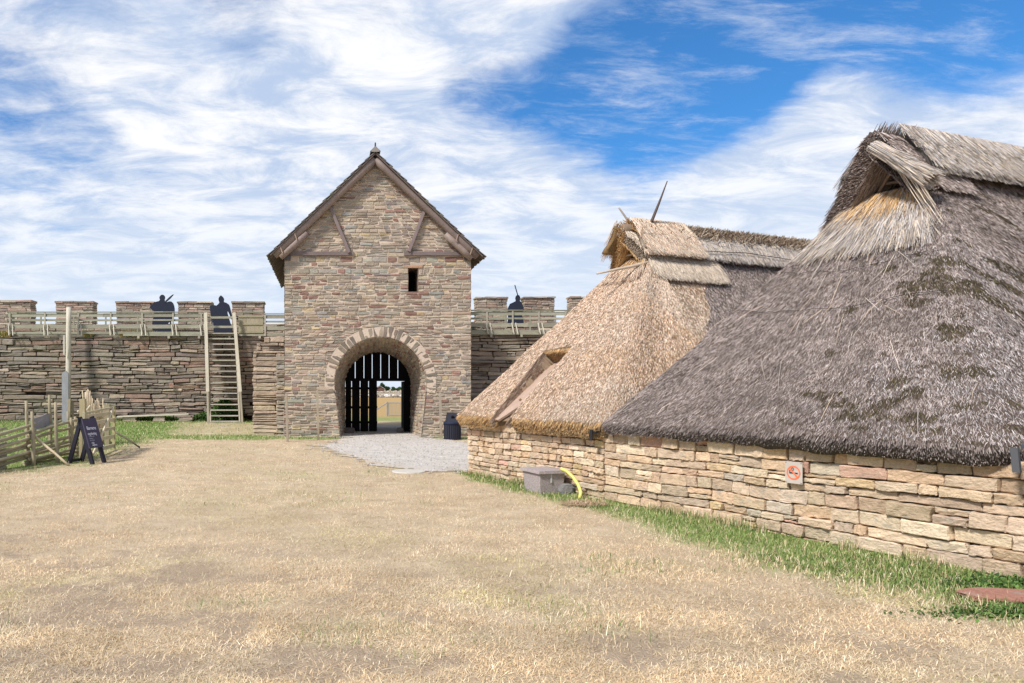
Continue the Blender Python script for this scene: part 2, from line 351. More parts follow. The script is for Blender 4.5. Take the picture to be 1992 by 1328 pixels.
CG = np.array([lin((112, 138, 70)), lin((142, 156, 92))]); CD = np.array([lin((194, 172, 142)), lin((200, 180, 152)), lin((172, 150, 122))])
def build_ground():
    xs = np.concatenate([np.array([-900, -400, -180, -90, -50, -32, -22, -16]), np.arange(-12, 9, .11), np.array([9.5, 10.5, 12, 14, 18, 24, 34, 50, 90, 180, 400, 900])])
    ys = np.concatenate([np.array([-60, -25, -10, -4, -1, 0.5, 1.6]), np.arange(2.4, 12, .09), np.arange(12, 36, .15), np.array([36.5, 37.5, 39, 41, 43, 46, 50, 56, 64, 76, 92, 115, 145, 190, 250, 330, 450, 700, 1300, 2800])])
    X, Y = np.meshgrid(xs, ys); Z = ter(X, Y)
    V = np.stack([X, Y, Z], -1).reshape(-1, 3); nx, ny = len(xs), len(ys)
    I = np.arange(nx*ny).reshape(ny, nx)
    F = np.stack([I[:-1, :-1], I[:-1, 1:], I[1:, 1:], I[1:, :-1]], -1).reshape(-1, 4)
    x = V[:, 0]; y = V[:, 1]
    g = greenness(x, y)[:, None]; so_ = soilness(x, y)[:, None]; t = fbm(x*3, y*3, 9, 4)[:, None]
    dry = CD[2]*(1-t)+CD[1]*t
    far = sstep(33, 45, y)[:, None]; dry = dry*(1-far)+np.array(lin((172, 142, 96)))*far
    far2 = sstep(130, 200, y)[:, None]; dry = dry*(1-far2)+np.array(lin((160, 142, 114)))*far2
    c = dry*(1-g)+(CG[0]*(1-t)+CG[1]*t)*g*.9
    c = c*(1-so_)+np.array(lin((162, 142, 120)))*so_
    m = material('soil_and_turf', fine=70, fine_amt=.45, mott=5, mott_amt=.25, bump=.9, bump_scale=55, bdist=.02, rough=.95, spec=.05)
    tag(mesh_np('ground', V, F, c, m, smooth=True), kind='structure')
    # gravel path: its own sheet a few mm above
    xs = np.arange(-2.2, 6, .06); ys = np.arange(13.2, 33, .07)
    X, Y = np.meshgrid(xs, ys); f = pathness(X, Y); Z = ter(X, Y)+.012
    Z = np.where((wall_e(X, Y) < .0) & (wall_s(X, Y) > 0), Z-.1, Z)
    nx, ny = len(xs), len(ys); I = np.arange(nx*ny).reshape(ny, nx)
    ok = (f[:-1, :-1] > 0) & (f[1:, 1:] > 0) & (f[:-1, 1:] > 0) & (f[1:, :-1] > 0)
    F = np.stack([I[:-1, :-1], I[:-1, 1:], I[1:, 1:], I[1:, :-1]], -1)[ok]
    V = np.stack([X, Y, Z], -1).reshape(-1, 3); used = np.unique(F); mp = np.zeros(nx*ny, int); mp[used] = np.arange(len(used))
    V = V[used]; t = fbm(V[:, 0]*4, V[:, 1]*4, 91, 4)[:, None]
    c = np.array(lin((182, 172, 160)))*(1-t)+np.array(lin((212, 203, 192)))*t
    fe = sstep(-.02, .55, pathness(V[:, 0], V[:, 1])+(fbm(V[:, 0]*5, V[:, 1]*6, 95, 3)-.5)*.5)[:, None]; c = c*fe+CD[0]*(1-fe)*1.05
    mg = material('gravel', fine=110, fine_amt=.45, mott=9, mott_amt=.16, bump=1, bump_scale=80, bdist=.02, rough=.95, spec=.05)
    tag(mesh_np('path', V, mp[F], c, mg, smooth=True), kind='structure')
build_ground()

def blades(name, pts, length, width, cols, lie, mat, label, cat=None, seg=2):
    """many small blades as real faces; lie = 0 upright .. 1 flat"""
    n = len(pts); az = rng.uniform(0, 2*np.pi, n); L = rng.uniform(*length, n)*rng.uniform(.5, 1, n)
    lean = np.clip(lie+rng.normal(0, .2, n), .02, 1.0)*np.pi/2*.97
    d = np.stack([np.cos(az)*np.sin(lean), np.sin(az)*np.sin(lean), np.cos(lean)], -1)
    wa = az+rng.uniform(-.5, .5, n)+np.pi/2; wd = np.stack([np.cos(wa), np.sin(wa), np.zeros(n)], -1)
    W = (rng.uniform(*width, n)/2)[:, None]
    W = W*np.clip(pts[:, 1:2]/9.0, 1, 2.6)               # a blade far off stands for a few
    b0 = pts-wd*W; b1 = pts+wd*W
    mid = pts+d*(L*.55)[:, None]; mid[:, 2] += L*.10
    droop = rng.uniform(.0, .35, n)*L
    tip = pts+d*L[:, None]; tip[:, 2] -= droop*np.cos(lean); tip[:, 2] = np.maximum(tip[:, 2], pts[:, 2]+.003)
    m0 = mid-wd*W*.75; m1 = mid+wd*W*.75
    V = np.stack([b0, b1, m1, m0, tip], 1).reshape(-1, 3)
    i = np.arange(n)[:, None]*5
    F = np.concatenate([i+np.array([[0, 1, 2]]), i+np.array([[0, 2, 3]]), i+np.array([[3, 2, 4]])], 0)
    C = np.repeat(cols, 5, 0)
    return tag(mesh_np(name, V, F, C, mat), label, cat, kind='stuff')
def scatter(y0, y1, n, xl=-.50, xr=1.02):
    y = np.sqrt(rng.uniform(y0**2, y1**2, n)); x = rng.uniform(xl, xr, n)*y
    return x, y
def inhouse(x, y): return (wall_e(x, y) < .05) & (wall_s(x, y) > -.05)
def inbuilt(x, y): return inhouse(x, y) | ((x > TX0-.9) & (x < TX1+.1) & (y > 24.15))
def mixcols(n, pal, v=.16):
    pal = np.array(pal); c = pal[rng.integers(0, len(pal), n)]
    return c*(1+rng.uniform(-v, v, (n, 1)))
DRYP = [lin(c) for c in [(226, 200, 166), (216, 188, 152), (234, 212, 180), (204, 174, 138), (192, 168, 138), (220, 194, 156), (240, 222, 192), (184, 166, 130), (206, 180, 150)]]
GRNP = [lin(c) for c in [(98, 122, 60), (114, 136, 68), (86, 110, 56), (134, 150, 84), (150, 158, 98), (108, 130, 80), (160, 156, 104)]]
def scatter_log(y0, y1, n, xl=-.50, xr=1.02):
    y = np.exp(rng.uniform(math.log(y0), math.log(y1), n)); return rng.uniform(xl, xr, n)*y, y
x, y = scatter_log(3.3, 24.5, 640000)
g = greenness(x, y); r = rng.uniform(0, 1, len(x))
def tintdry(x, y):
    c = mixcols(len(x), DRYP, .26)*1.04*np.array([.98, 1.0, 1.03]); t = fbm(x*.7+3, y*.9, 121, 4); u = fbm(x*1.9+3, y*2.4, 123, 4)[:, None]
    c = c*(.60+.80*u)*np.array([1.0, 1.0, .95])
    c = np.where((rng.uniform(0, 1, len(x)) < sstep(.52, .68, t)*.55)[:, None], c*np.array([.80, .89, .62]), c)
    return np.where((t < .45)[:, None], c*np.array([1.0, .96, .91]), c)
keep = ~inbuilt(x, y) & (pathness(x, y)+rng.normal(0, .30, len(x)) < .02) & (r > g*.8) & (rng.uniform(0, 1, len(x)) > soilness(x, y)*.8)
keep &= rng.uniform(0, 1, len(x)) < .10+1.5*fbm(x*2.6, y*2.6, 101, 4)**1.2
x = x[keep]; y = y[keep]
blades('dry_grass', np.stack([x, y, ter(x, y)], -1), (.025, .075), (.0016, .0038), tintdry(x, y), .86, M_GRASSD, 'short sun-bleached grass trodden flat across the yard', 'grass')
PX_, PY_ = [], []
for (a, b, n) in [(3.3, 7, 150000), (7, 14, 200000), (14, 30, 190000)]:
    x, y = scatter(a, b, n, -.52, 1.1); PX_.append(x); PY_.append(y)
x = np.concatenate(PX_); y = np.concatenate(PY_); g = greenness(x, y)
keep = ~inbuilt(x, y) & (pathness(x, y) < .03) & (rng.uniform(0, 1, len(x)) < g**1.3)
x = x[keep]; y = y[keep]; n = len(x)
gg = greenness(x, y); hgt = .45+.75*fbm(x*3, y*3, 77, 3)
c = mixcols(n, GRNP); c2 = mixcols(n, DRYP); q_ = (rng.uniform(0, 1, n) < .42*(1.35-gg))[:, None]; c = np.where(q_, c2, c)
blades('green_grass', np.stack([x, y, ter(x, y)], -1), (.05, .12), (.003, .006), c, .42, M_GRASSD, 'green grass left along the foot of the walls', 'grass')
# longer pale stalks and straws lying about
x, y = scatter(3.4, 14, 1000); k = ~inbuilt(x, y) & (pathness(x, y) < 0); x, y = x[k], y[k]
blades('straw', np.stack([x, y, ter(x, y)+.02], -1), (.10, .28), (.002, .004), mixcols(len(x), [lin((226, 206, 168)), lin((214, 190, 148))]), .93, M_GRASSD, 'loose pale straws scattered over the dry grass', 'straw')

# pebbles on the gravel
def pebbles():
    x, y = rng.uniform(-1, 5, 5200), rng.uniform(13.6, 26, 5200); k = (pathness(x, y) > .05) & ~inhouse(x, y); x, y = x[k], y[k]; n = len(x)
    s = rng.uniform(.006, .02, n); base = np.array([(1, 0, 0), (0, 1, 0), (-1, 0, 0), (0, -1, 0), (0, 0, .7), (0, 0, -.4)])
    a = rng.uniform(0, 6, n); ca, sa = np.cos(a), np.sin(a)
    bx = base[None, :, 0]*ca[:, None]-base[None, :, 1]*sa[:, None]; by = base[None, :, 0]*sa[:, None]+base[None, :, 1]*ca[:, None]
    V = np.stack([x[:, None]+bx*s[:, None]*1.3, y[:, None]+by*s[:, None], (ter(x, y)+.016)[:, None]+base[None, :, 2]*s[:, None]], -1).reshape(-1, 3)
    f = np.array([(0, 1, 4), (1, 2, 4), (2, 3, 4), (3, 0, 4), (1, 0, 5), (2, 1, 5), (3, 2, 5), (0, 3, 5)])
    F = (np.arange(n)[:, None, None]*6+f[None]).reshape(-1, 3)
    tag(mesh_np('pebbles', V, F, np.repeat(mixcols(n, [lin((190, 184, 180)), lin((160, 154, 150)), lin((214, 208, 204))]), 6, 0), M_PLAIN), 'loose pale pebbles on the gravel path', 'pebbles', kind='stuff')
pebbles()

# ------------------------------------------------------------------ gate tower
tower = thing('gate_tower', (1.6, 27.5, 0), 'tall gabled stone gate tower with round archway and wooden doors', 'tower')
AX_, AZ_ = 1.53, 9.47                                      # roof apex
EL = (-1.95, 6.04); ER = (5.08, 6.00)
def arch_hw(v, extra=0.0):                                 # half width of the arch opening at height v
    if v <= ASP: return ABS+(AHW-ABS)*min(1, max(0, v/ASP))**1.0+(extra*min(1, max(0, (v-1.2)/.6)))
    r = AHW+extra; h = v-ASP
    return math.sqrt(r*r-h*h) if h < r else 0.0
WX0, WX1, WZ0, WZ1 = 2.66, 2.98, 4.87, 5.66
def tspans(v, extra=.28):
    l, r = TX0, TX1
    if v > 5.98:
        k = (v-6.04)/(AZ_-.28-6.04)
        l = max(l, EL[0]+.3+(AX_-EL[0]-.3)*k); r = min(r, ER[0]-.3+(AX_-ER[0]+.3)*k)
    if v < .9: l -= .03; r += .10
    if r-l < .08: return []
    h = arch_hw(v, extra if v > ASP-.45 else 0.0)
    out = [(l, ACX-h), (ACX+h, r)] if h > 0 else [(l, r)]
    if WZ0 <= v <= WZ1:
        res = []
        for a, b in out:
            if a < WX0 and b > WX1: res += [(a, WX0), (WX1, b)]
            else: res.append((a, b))
        out = res
    return out
fm = lambda u, v, d: (u, TY-d, v)
mb = MB()
rows = courses(-.05, 9.15, (.075, .135), (WZ0, WZ1, 6.04, 6.18))
lay(mb, rows, tspans, (.16, .42), fm, PAL_T, gap=.020, wav=.012, split=.10, bev=.014, back=.03, bulge=.020, nx=5, ny=4, rag=.008, jd=.012)
mb.build('front_wall', M_TOWER, tower)
mb = MB(); v = -.1
while v < 9.15:
    for (a, b) in tspans(v+.02, .1):
        a2, b2 = a+(.01 if abs(a-TX0) < .2 else -.0), b
        mb.add([(a2, TY+.020, v), (b2, TY+.020, v), (b2, TY+.020, v+.04), (a2, TY+.020, v+.04)], [(0, 1, 2, 3)], (1, 1, 1))
    v += .04
mb.build('mortar_joints', M_MORTAR, tower)
# side walls, back wall
for (nm, xx, sg) in (('side_wall', TX0, -1), ('side_wall', TX1, 1)):
    mb = MB(); f2 = (lambda u, v, d, xx=xx, sg=sg: (xx+sg*d, u, v))
    lay(mb, courses(-.05, 6.0, (.09, .17)), lambda v: [(TY+.02, 31.0)], (.25, .6), f2, PAL_T, gap=.02, bev=.016, back=.03, bulge=.018, nx=4, ny=4)
    mb.add([f2(TY, -.1, -.006), f2(31, -.1, -.006), f2(31, 6.1, -.006), f2(TY, 6.1, -.006)], [(0, 1, 2, 3)], lin((150, 134, 114)))
    mb.build(nm, M_TOWER, tower)
mb = MB()
for (a, b, c0, c1) in ((TX0+.05, .22, 0, 6), (3.32, TX1-.05, 0, 6), (.22, 3.32, 3.1, 6)):
    mb.box(a, b, 30.6, 31, c0, c1, PAL_T[0])
mb.add([(TX0, 31, 6), (TX1, 31, 6), (AX_, 31, 9.1), (TX0, 30.9, 6), (TX1, 30.9, 6), (AX_, 30.9, 9.1)], [(0, 2, 1), (3, 4, 5), (0, 3, 5, 2), (1, 2, 5, 4)], PAL_T[0])
mb.build('back_wall', M_TOWER, tower)
# arch ring of voussoirs
mb = MB(); n = 37
for k in range(n):
    a0 = math.pi*(1.06-1.12*k/n); a1 = math.pi*(1.06-1.12*(k+1)/n); g_ = .006
    ro = AHW+random.uniform(.29, .39); ri = AHW-.01
    pol = lambda aa, rr: (ACX+math.cos(aa)*rr, ASP+math.sin(aa)*rr)
    q = [pol(a1+g_*1.2, ri), pol(a0-g_*1.2, ri), pol(a0-g_, ro), pol(a1+g_, ro)]
    q = [q[1], q[0], q[3], q[2]]
    stone(mb, q, lambda u, v, d: (u, TY-.008-d, v), jit(tuple(v*.66 for v in random.choice(PAL_T[:10])), .18, .04), bev=.014, back=.06, bulge=.02, nx=4, ny=5, rag=.006, out=random.uniform(-.01, .012))
mb.build('arch_ring', M_TOWER, tower)
mb = MB(); P = []
for k in range(49):
    a = math.pi*(1.06-1.12*k/48); P.append((a,))
for k in range(48):
    a0, a1 = P[k][0], P[k+1][0]; r0, r1 = AHW-.0, AHW+.34
    mb.add([(ACX+math.cos(a0)*r0, TY-.005, ASP+math.sin(a0)*r0), (ACX+math.cos(a1)*r0, TY-.005, ASP+math.sin(a1)*r0), (ACX+math.cos(a1)*r1, TY-.005, ASP+math.sin(a1)*r1), (ACX+math.cos(a0)*r1, TY-.005, ASP+math.sin(a0)*r1)], [(0, 3, 2, 1)], (1, 1, 1))
mb.build('ring_mortar', M_MORTAR, tower)
# vault and jambs: from the front arch back to the doors
DY, DCX, DHW, DSP = 26.72, 1.81, 1.21, 1.75
def prof(k, back):                                          # k 0..1 left foot -> crown -> right foot
    cx, hw, sp, bs = (DCX, DHW, DSP, DHW-.02) if back else (ACX, AHW, ASP, ABS)
    tot = 2*sp+math.pi*hw; s = k*(2*1.8+math.pi*1.4); sa = 1.8; ar = math.pi*1.4
    if s < sa: t = s/sa; return (cx-(bs+(hw-bs)*t), t*sp)
    if s < sa+ar: a = math.pi*(1-(s-sa)/ar); return (cx+math.cos(a)*hw, sp+math.sin(a)*hw)
    t = (s-sa-ar)/sa; return (cx+(hw-(hw-bs)*t), sp*(1-t))
VT = 2*1.8+math.pi*1.4
def vmap(u, v, d):                                          # u depth 0..1 (in m /DD), v length along profile
    k = min(1, max(0, v/VT)); t = min(1.0, max(-.0, u/(DY-TY)))
    a = prof(k, 0); b = prof(k, 1); x = a[0]*(1-t)+b[0]*t; z = a[1]*(1-t)+b[1]*t
    cx = ACX*(1-t)+DCX*t; cz = min(z, 1.8); nx_, nz_ = cx-x, cz-z; l = math.hypot(nx_, nz_) or 1
    return (x+nx_/l*d, TY-.02+t*(DY-TY+.02), z+nz_/l*d)
mb = MB()
lay(mb, courses(0, VT, (.08, .13)), lambda v: [(0.0, DY-TY)], (.14, .36), vmap, PAL_T, gap=.02, wav=.006, split=0, bev=.012, back=.03, bulge=.016, nx=4, ny=4, rag=.006, jd=.012)
K = 60; V = []; F = []
for j in range(5):
    for i in range(K+1): V.append(vmap((DY-TY)*j/4, VT*i/K, -.022))
for j in range(4):
    for i in range(K): F.append((j*(K+1)+i, j*(K+1)+i+1, (j+1)*(K+1)+i+1, (j+1)*(K+1)+i))
mb.add(V, F, lin((184, 164, 142)))
mb.build('vault', M_TOWER, tower)
# passage behind the doors
mb = MB(); c = lin((120, 108, 96))
mb.box(-.1, .22, DY+.12, 30.6, 0, 3.3, c); mb.box(3.32, 3.6, DY+.12, 30.6, 0, 3.3, c); mb.box(-.1, 3.6, DY+.12, 30.6, 3.1, 3.35, c)
K = 24                                                       # wall around the back of the vault
for i in range(K):
    a0 = math.pi*i/K; a1 = math.pi*(i+1)/K
    p = [(DCX+math.cos(a)*DHW, DY+.1, DSP+math.sin(a)*DHW) for a in (a0, a1)]; q = [(DCX+math.cos(a)*2.4, DY+.1, DSP+math.sin(a)*2.4) for a in (a0, a1)]
    mb.add([p[0], p[1], q[1], q[0]], [(0, 1, 2, 3)], c)
mb.box(DCX-2.4, DCX-DHW, DY+.09, DY+.11, 0, DSP, c); mb.box(DCX+DHW, DCX+2.4, DY+.09, DY+.11, 0, DSP, c)
mb.build('passage', M_TOWER, tower)
# window
mb = MB()
for (x0, x1, y0, y1, z0, z1) in ((WX0-.02, WX0, TY+.01, TY+.9, WZ0, WZ1), (WX1, WX1+.02, TY+.01, TY+.9, WZ0, WZ1), (WX0, WX1, TY+.01, TY+.9, WZ1, WZ1+.02), (WX0, WX1, TY+.01, TY+.9, WZ0-.02, WZ0)):
    mb.box(x0, x1, y0, y1, z0, z1, lin((120, 100, 84)))
mb.box(WX0-.1, WX1+.1, TY+.9, TY+.92, WZ0-.1, WZ1+.1, (0.002, .002, .002))  # near-black sheet stands in for the unlit interior
win = mb.build('window', M_TOWER, tower)
mb = MB(); stone(mb, [(WX0-.18, WZ1), (WX1+.16, WZ1), (WX1+.16, WZ1+.10), (WX0-.18, WZ1+.09)], lambda u, v, d: (u, TY-.02-d, v), lin((178, 140, 112)), nx=6, ny=4)
mb.build('lintel', M_TOWER, win)
# timber in the gable
WB = lin((122, 106, 98)); WB2 = lin((140, 122, 112))
M_LOG = material('brown_log', fine=26, fine_amt=.3, mott=5, mott_amt=.35, bump=.6, bump_scale=18, rough=.6, spec=.4)
yf = 23.93
for (ex, ez) in (EL, ER):
    sg = 1 if ex > AX_ else -1
    a = Vector((AX_+sg*.02, yf, AZ_-.24)); b = Vector((ex-sg*.12, yf, ez+.02))
    mb = MB(); pole(mb, a, b, .135, .15, WB2 if sg < 0 else WB, bend=.004, n=12, seg=10); mb.build('verge_log', M_LOG, tower, True)
    d = (b-a).normalized(); up = Vector((-d.z*sg, 0, abs(d.x)))*1
    dn = Vector((d.z*sg, 0, -abs(d.x))).normalized()
    p = b-d*1.30+dn*.22; q = b-d*.10+dn*.20
    mb = MB(); mb.tube([p, p.lerp(q, .3), p.lerp(q, .7), q], [.10, .12, .12, .11], jit(WB2, .05), 10); fl = mb.build('lower_log', M_LOG, tower, True)
    for t in (.28, .82):
        m = (b-d*1.3).lerp(b-d*.1, t)
        mb = MB(); mb.bar(m+dn*-.06+Vector((-.03*sg, -.15, 0)), m+dn*.26+Vector((.11*sg, -.16, 0)), .035, .03, lin((160, 136, 118))); mb.build('peg', M_WOODG, fl)
for (x0, x1) in (((565-PX)/FPX*TY, (688-PX)/FPX*TY), ((786-PX)/FPX*TY, (905-PX)/FPX*TY)):
    mb = MB(); mb.box(x0, x1, TY-.07, TY+.05, 6.075, 6.20, lin((118, 104, 100)), j=.005); mb.build('tie_beam', M_WOODX, tower)
for (p, q) in (((643, 405), (679, 492)), ((826, 408), (795, 490))):
    mb = MB(); a = wp(p[0], p[1], TY); b = wp(q[0], q[1], TY); mb.bar((a[0], TY-.075, a[2]), (b[0], TY-.085, b[2]), .10, .10, lin((128, 112, 108)), up=(0, 1, 0), j=.1); mb.build('brace', M_WOODG, tower)
for (x0, x1) in ((TX0+.0, TX0+.22), (TX1-.22, TX1)):
    mb = MB(); mb.box(x0, x1, TY-.05, TY+.2, 5.92, 6.12, lin((92, 88, 90)), j=.01); mb.build('beam_end', M_WOODG, tower)
# shingled roof
roofp = MB(); Y0, Y1 = 23.72, 31.25
for (ex, ez) in (EL, ER):
    sg = 1 if ex > AX_ else -1
    e = Vector((ex, 0, ez)); a = Vector((AX_, 0, AZ_-.06)); d = (e-a); L = d.length; d.normalize(); nrm = Vector((-d.z*sg, 0, abs(d.x))); nrm = Vector((abs(d.z)*sg, 0, abs(d.x))).normalized()
    roofp.add([a+Vector((0, Y0+.02, 0))-nrm*.03, a+Vector((0, Y1, 0))-nrm*.03, e+Vector((0, Y1, 0))-nrm*.03, e+Vector((0, Y0+.02, 0))-nrm*.03,
               a+Vector((0, Y0+.02, 0)), a+Vector((0, Y1, 0)), e+Vector((0, Y1, 0)), e+Vector((0, Y0+.02, 0))], BF, lin((104, 92, 86)))
    rows_ = 15
    for r_ in range(rows_):
        s0 = L*r_/rows_-.02; s1 = L*(r_+1)/rows_+.10
        y = Y0
        while y < Y1:
            wd = random.uniform(.13, .2); y2 = min(Y1, y+wd)
            c = jit(random.choice([lin((110, 104, 100)), lin((96, 90, 86)), lin((126, 118, 110))]), .15)
            lift = .012+random.uniform(0, .008)
            p0 = a+d*s0+nrm*.004; p1 = a+d*(s1+random.uniform(-.02, .02))+nrm*(.03+lift)
            V = []
            for (pp) in (p0, p1):
                for yy in (y+.004, y2-.004): V += [pp+Vector((0, yy, 0)), pp+nrm*.022+Vector((0, yy, 0))]
            roofp.add([V[0], V[2], V[6], V[4], V[1], V[3], V[7], V[5]], BF, c)
            y = y2
roof = roofp.build('roof', M_WOODX, tower)
mb = MB()                                                   # ridge cap with its pin
for s_ in (-1, 1):
    mb.add([(AX_, Y0-.02, AZ_+.15), (AX_, Y1, AZ_+.15), (AX_+s_*.17, Y1, AZ_-.02), (AX_+s_*.17, Y0-.02, AZ_-.02), (AX_, Y0-.02, AZ_+.12), (AX_, Y1, AZ_+.12), (AX_+s_*.15, Y1, AZ_-.05), (AX_+s_*.15, Y0-.02, AZ_-.05)], BF, lin((92, 88, 86)))
mb.add([(AX_-.13, Y0-.03, AZ_-.05), (AX_+.13, Y0-.03, AZ_-.05), (AX_+.14, Y0-.03, AZ_), (AX_, Y0-.03, AZ_+.14), (AX_-.14, Y0-.03, AZ_)], [(0, 1, 2, 3, 4)], lin((140, 132, 122)))
mb.build('ridge_cap', M_WOODG, roof)
mb = MB(); mb.tube([(AX_, Y0+.06, AZ_+.1), (AX_, Y0+.06, AZ_+.28)], [.03, .022], lin((50, 48, 52)), 8); mb.build('finial', M_WOODG, roof)

# doors
doors = thing('plank_gate', (DCX, DY, 0), 'backlit near-black vertical plank gate closing the archway, its small door open', 'gate')
DPX = lambda x: (x-PX)/FPX*DY
def dz(y): return EYE-(y-HY)/FPX*DY
zr = dz(738.5)
def planks(edges, z0, zt, name, gap=.022, clip=True):
    mb = MB()
    for a, b in zip(edges[:-1], edges[1:]):
        a2, b2 = a+gap, b-gap
        def zc(x):
            h = (DHW+.03)**2-(x-DCX)**2
            return min(zt, DSP+math.sqrt(max(0, h))) if clip else zt
        xs_ = [a2+(b2-a2)*i/4 for i in range(5)]
        poly = [(a2, z0), (b2, z0)]+[(x, max(z0+.02, zc(x))) for x in reversed(xs_)]
        prism(mb, poly, lambda u, v: (u, DY, v), lambda u, v: (u, DY+.035, v), (1, 1, 1))
    return mb.build(name, M_BACKLIT, doors)
planks([DPX(v) for v in (672, 691, 708, 724, 740.6, 757, 774, 797)], zr, 9, 'upper_boards', gap=.013)
leaf = planks([DPX(v) for v in (671.5, 684, 700.5, 717, 734)], .045, zr, 'door_leaf', gap=.012, clip=False)
planks([DPX(v) for v in (786.5, 799.5)], .03, zr, 'side_boards', gap=.0, clip=False)
for y in (755, 792, 821): mb = MB(); mb.box(DPX(671), DPX(734), DY-.03, DY, dz(y)-.045, dz(y)+.045, (1, 1, 1)); mb.build('batten', M_BACKLIT, leaf)
mb = MB(); mb.box(DCX-DHW+.0, DCX+DHW-.0, DY-.05, DY+.08, zr-.05, zr+.06, (1, 1, 1)); mb.build('lintel', M_BACKLIT, doors)
# the open wicket door swung outwards
mb = MB()
for k in range(4): mb.box(DPX(786.5)-.02, DPX(786.5)+.02, DY+.08+k*.22, DY+.29+k*.22, .05, zr-.06, (1, 1, 1))
mb.build('wicket_door', M_BACKLIT, doors)

def rock(name, loc, sx, sy, sz, col, label, cat, mat=None, rz=0, seed=1, parent=None, group=None):
    mb = MB(); rnd = random.Random(seed); V = []; F = []; nu, nv = 12, 8
    for j in range(nv+1):
        ph = math.pi*j/nv
        for i in range(nu):
            th = 2*math.pi*i/nu
            v = Vector((math.sin(ph)*math.cos(th), math.sin(ph)*math.sin(th), math.cos(ph)))
            m = max(abs(v.x), abs(v.y), abs(v.z)); v = v*(.45+.55/m)*.8*(1+rnd.uniform(-.07, .07))
            x, y = v.x*sx, v.y*sy; V.append((loc[0]+x*math.cos(rz)-y*math.sin(rz), loc[1]+x*math.sin(rz)+y*math.cos(rz), loc[2]+v.z*sz))
    for j in range(nv):
        for i in range(nu): F.append((j*nu+i, j*nu+(i+1) % nu, (j+1)*nu+(i+1) % nu, (j+1)*nu+i))
    mb.add(V, F, col)
    return tag(mb.build(name, mat or M_NEAR, parent), label, cat, group)
x, y, z = wp(778, 840, 26.5)
rock('stone_block', (x, 26.5, .10), .16, .13, .11, lin((120, 112, 106)), 'squared grey stone block holding the small gate door open', 'stone', seed=3)
rock('door_wedge_stone', (.72, 26.3, .10), .30, .14, .13, lin((110, 98, 92)), 'slanting dark stone at the left foot of the gate', 'stone', seed=4, rz=.3)
x, y, z = wp(833, 360, 24); 

# ------------------------------------------------------------------ curtain walls
WY = 30.0
def curtain(x0, x1, zt, label, name='curtain_wall'):
    o = thing(name, ((x0+x1)/2, WY+1, 0), label, 'stone wall')
    mb = MB(); f = lambda u, v, d: (u, WY-.27-d+max(0, v)*.03, v)
    lay(mb, courses(-.05, zt, (.10, .2)), lambda v: [(x0, x1)], (.35, 1.15), f, PAL_C, gap=.022, wav=.03, split=.16, hole=.008, bev=.022, back=.16, bulge=.035, nx=6, ny=4, rag=.016, jd=.035)
    mb.build('facing', M_CURT, o)
    mb = MB(); mb.box(x0, x1, WY+.0, WY+2.6, -.2, zt-.03, lin((60, 50, 44))); mb.build('core', M_DARKGAP, o)
    return o
cwl = curtain(-19.5, TX0-.02, 3.79, 'long dry-stone curtain wall left of the gate tower, topped by battlements')
cwr = curtain(TX1+.02, 14.0, 3.88, 'short dark stretch of dry-stone wall right of the tower')
PY = 31.55
def parapet(o, x0, x1, zs, mer, zt):
    f = lambda u, v, d: (u, PY-d, v)
    mb = MB(); lay(mb, courses(3.7, zs, (.08, .15)), lambda v: [(x0, x1)], (.25, .7), f, PAL_C+PAL_M, gap=.02, wav=.02, bev=.015, back=.1, bulge=.02, nx=5, ny=4, jd=.02)
    mb.box(x0, x1, PY+.06, PY+.6, 3.6, zs-.05, lin((110, 96, 84)))
    mb.build('parapet', M_CURT, o)
    for (a, b, tp) in mer:
        xa = (a-PX)/FPX*PY; xb = (b-PX)/FPX*PY; zt_ = EYE-(tp-HY)/FPX*PY
        mb = MB(); rows_ = courses(zs-.04, zt_-.07, (.08, .15)); jx = [random.uniform(-.03, .03) for _ in range(99)]
        lay(mb, rows_, lambda v: [(xa+jx[int(v*9) % 99], xb+jx[int(v*9+40) % 99])], (.22, .6), f, PAL_M, gap=.014, wav=.012, bev=.015, back=.1, bulge=.02, nx=5, ny=4, jd=.02)
        f2 = lambda u, v, d: (xb+d-.0, u, v)
        f3 = lambda u, v, d: (xa-d+.0, PY+.6-u+PY, v)
        lay(mb, rows_, lambda v: [(PY+.02, PY+.6)], (.3, .6), f2, PAL_M, gap=.014, bev=.015, back=.08, bulge=.02, nx=4, ny=4)
        lay(mb, rows_, lambda v: [(PY+.0, PY+.58)], (.3, .6), f3, PAL_M, gap=.014, bev=.015, back=.08, bulge=.02, nx=4, ny=4)
        mb.box(xa+.04, xb-.04, PY+.04, PY+.58, zs-.1, zt_-.1, lin((100, 88, 78)))
        u = xa-.03                                           # cap slabs
        while u < xb:
            u2 = min(xb+.04, u+random.uniform(.35, .7)); 
            if xb-u2 < .2: u2 = xb+.04
            mb.box(u, u2-.01, PY-.05, PY+.63, zt_-.075+random.uniform(-.01, .01), zt_+random.uniform(-.02, .012), jit(random.choice(PAL_M), .15), j=.012); u = u2
        mb.build('merlon', M_CURT, o)
parapet(cwl, -19.5, TX0, 4.47, [(-190, -118, 584), (-60, 60, 584), (108, 181, 585), (226, 300, 586), (346, 411, 586), (451, 513, 586)], 5.5)
parapet(cwr, TX1, 14.0, 4.55, [(927, 987, 577), (1020, 1079, 576), (1111, 1172, 576), (1204, 1264, 575)], 5.6)

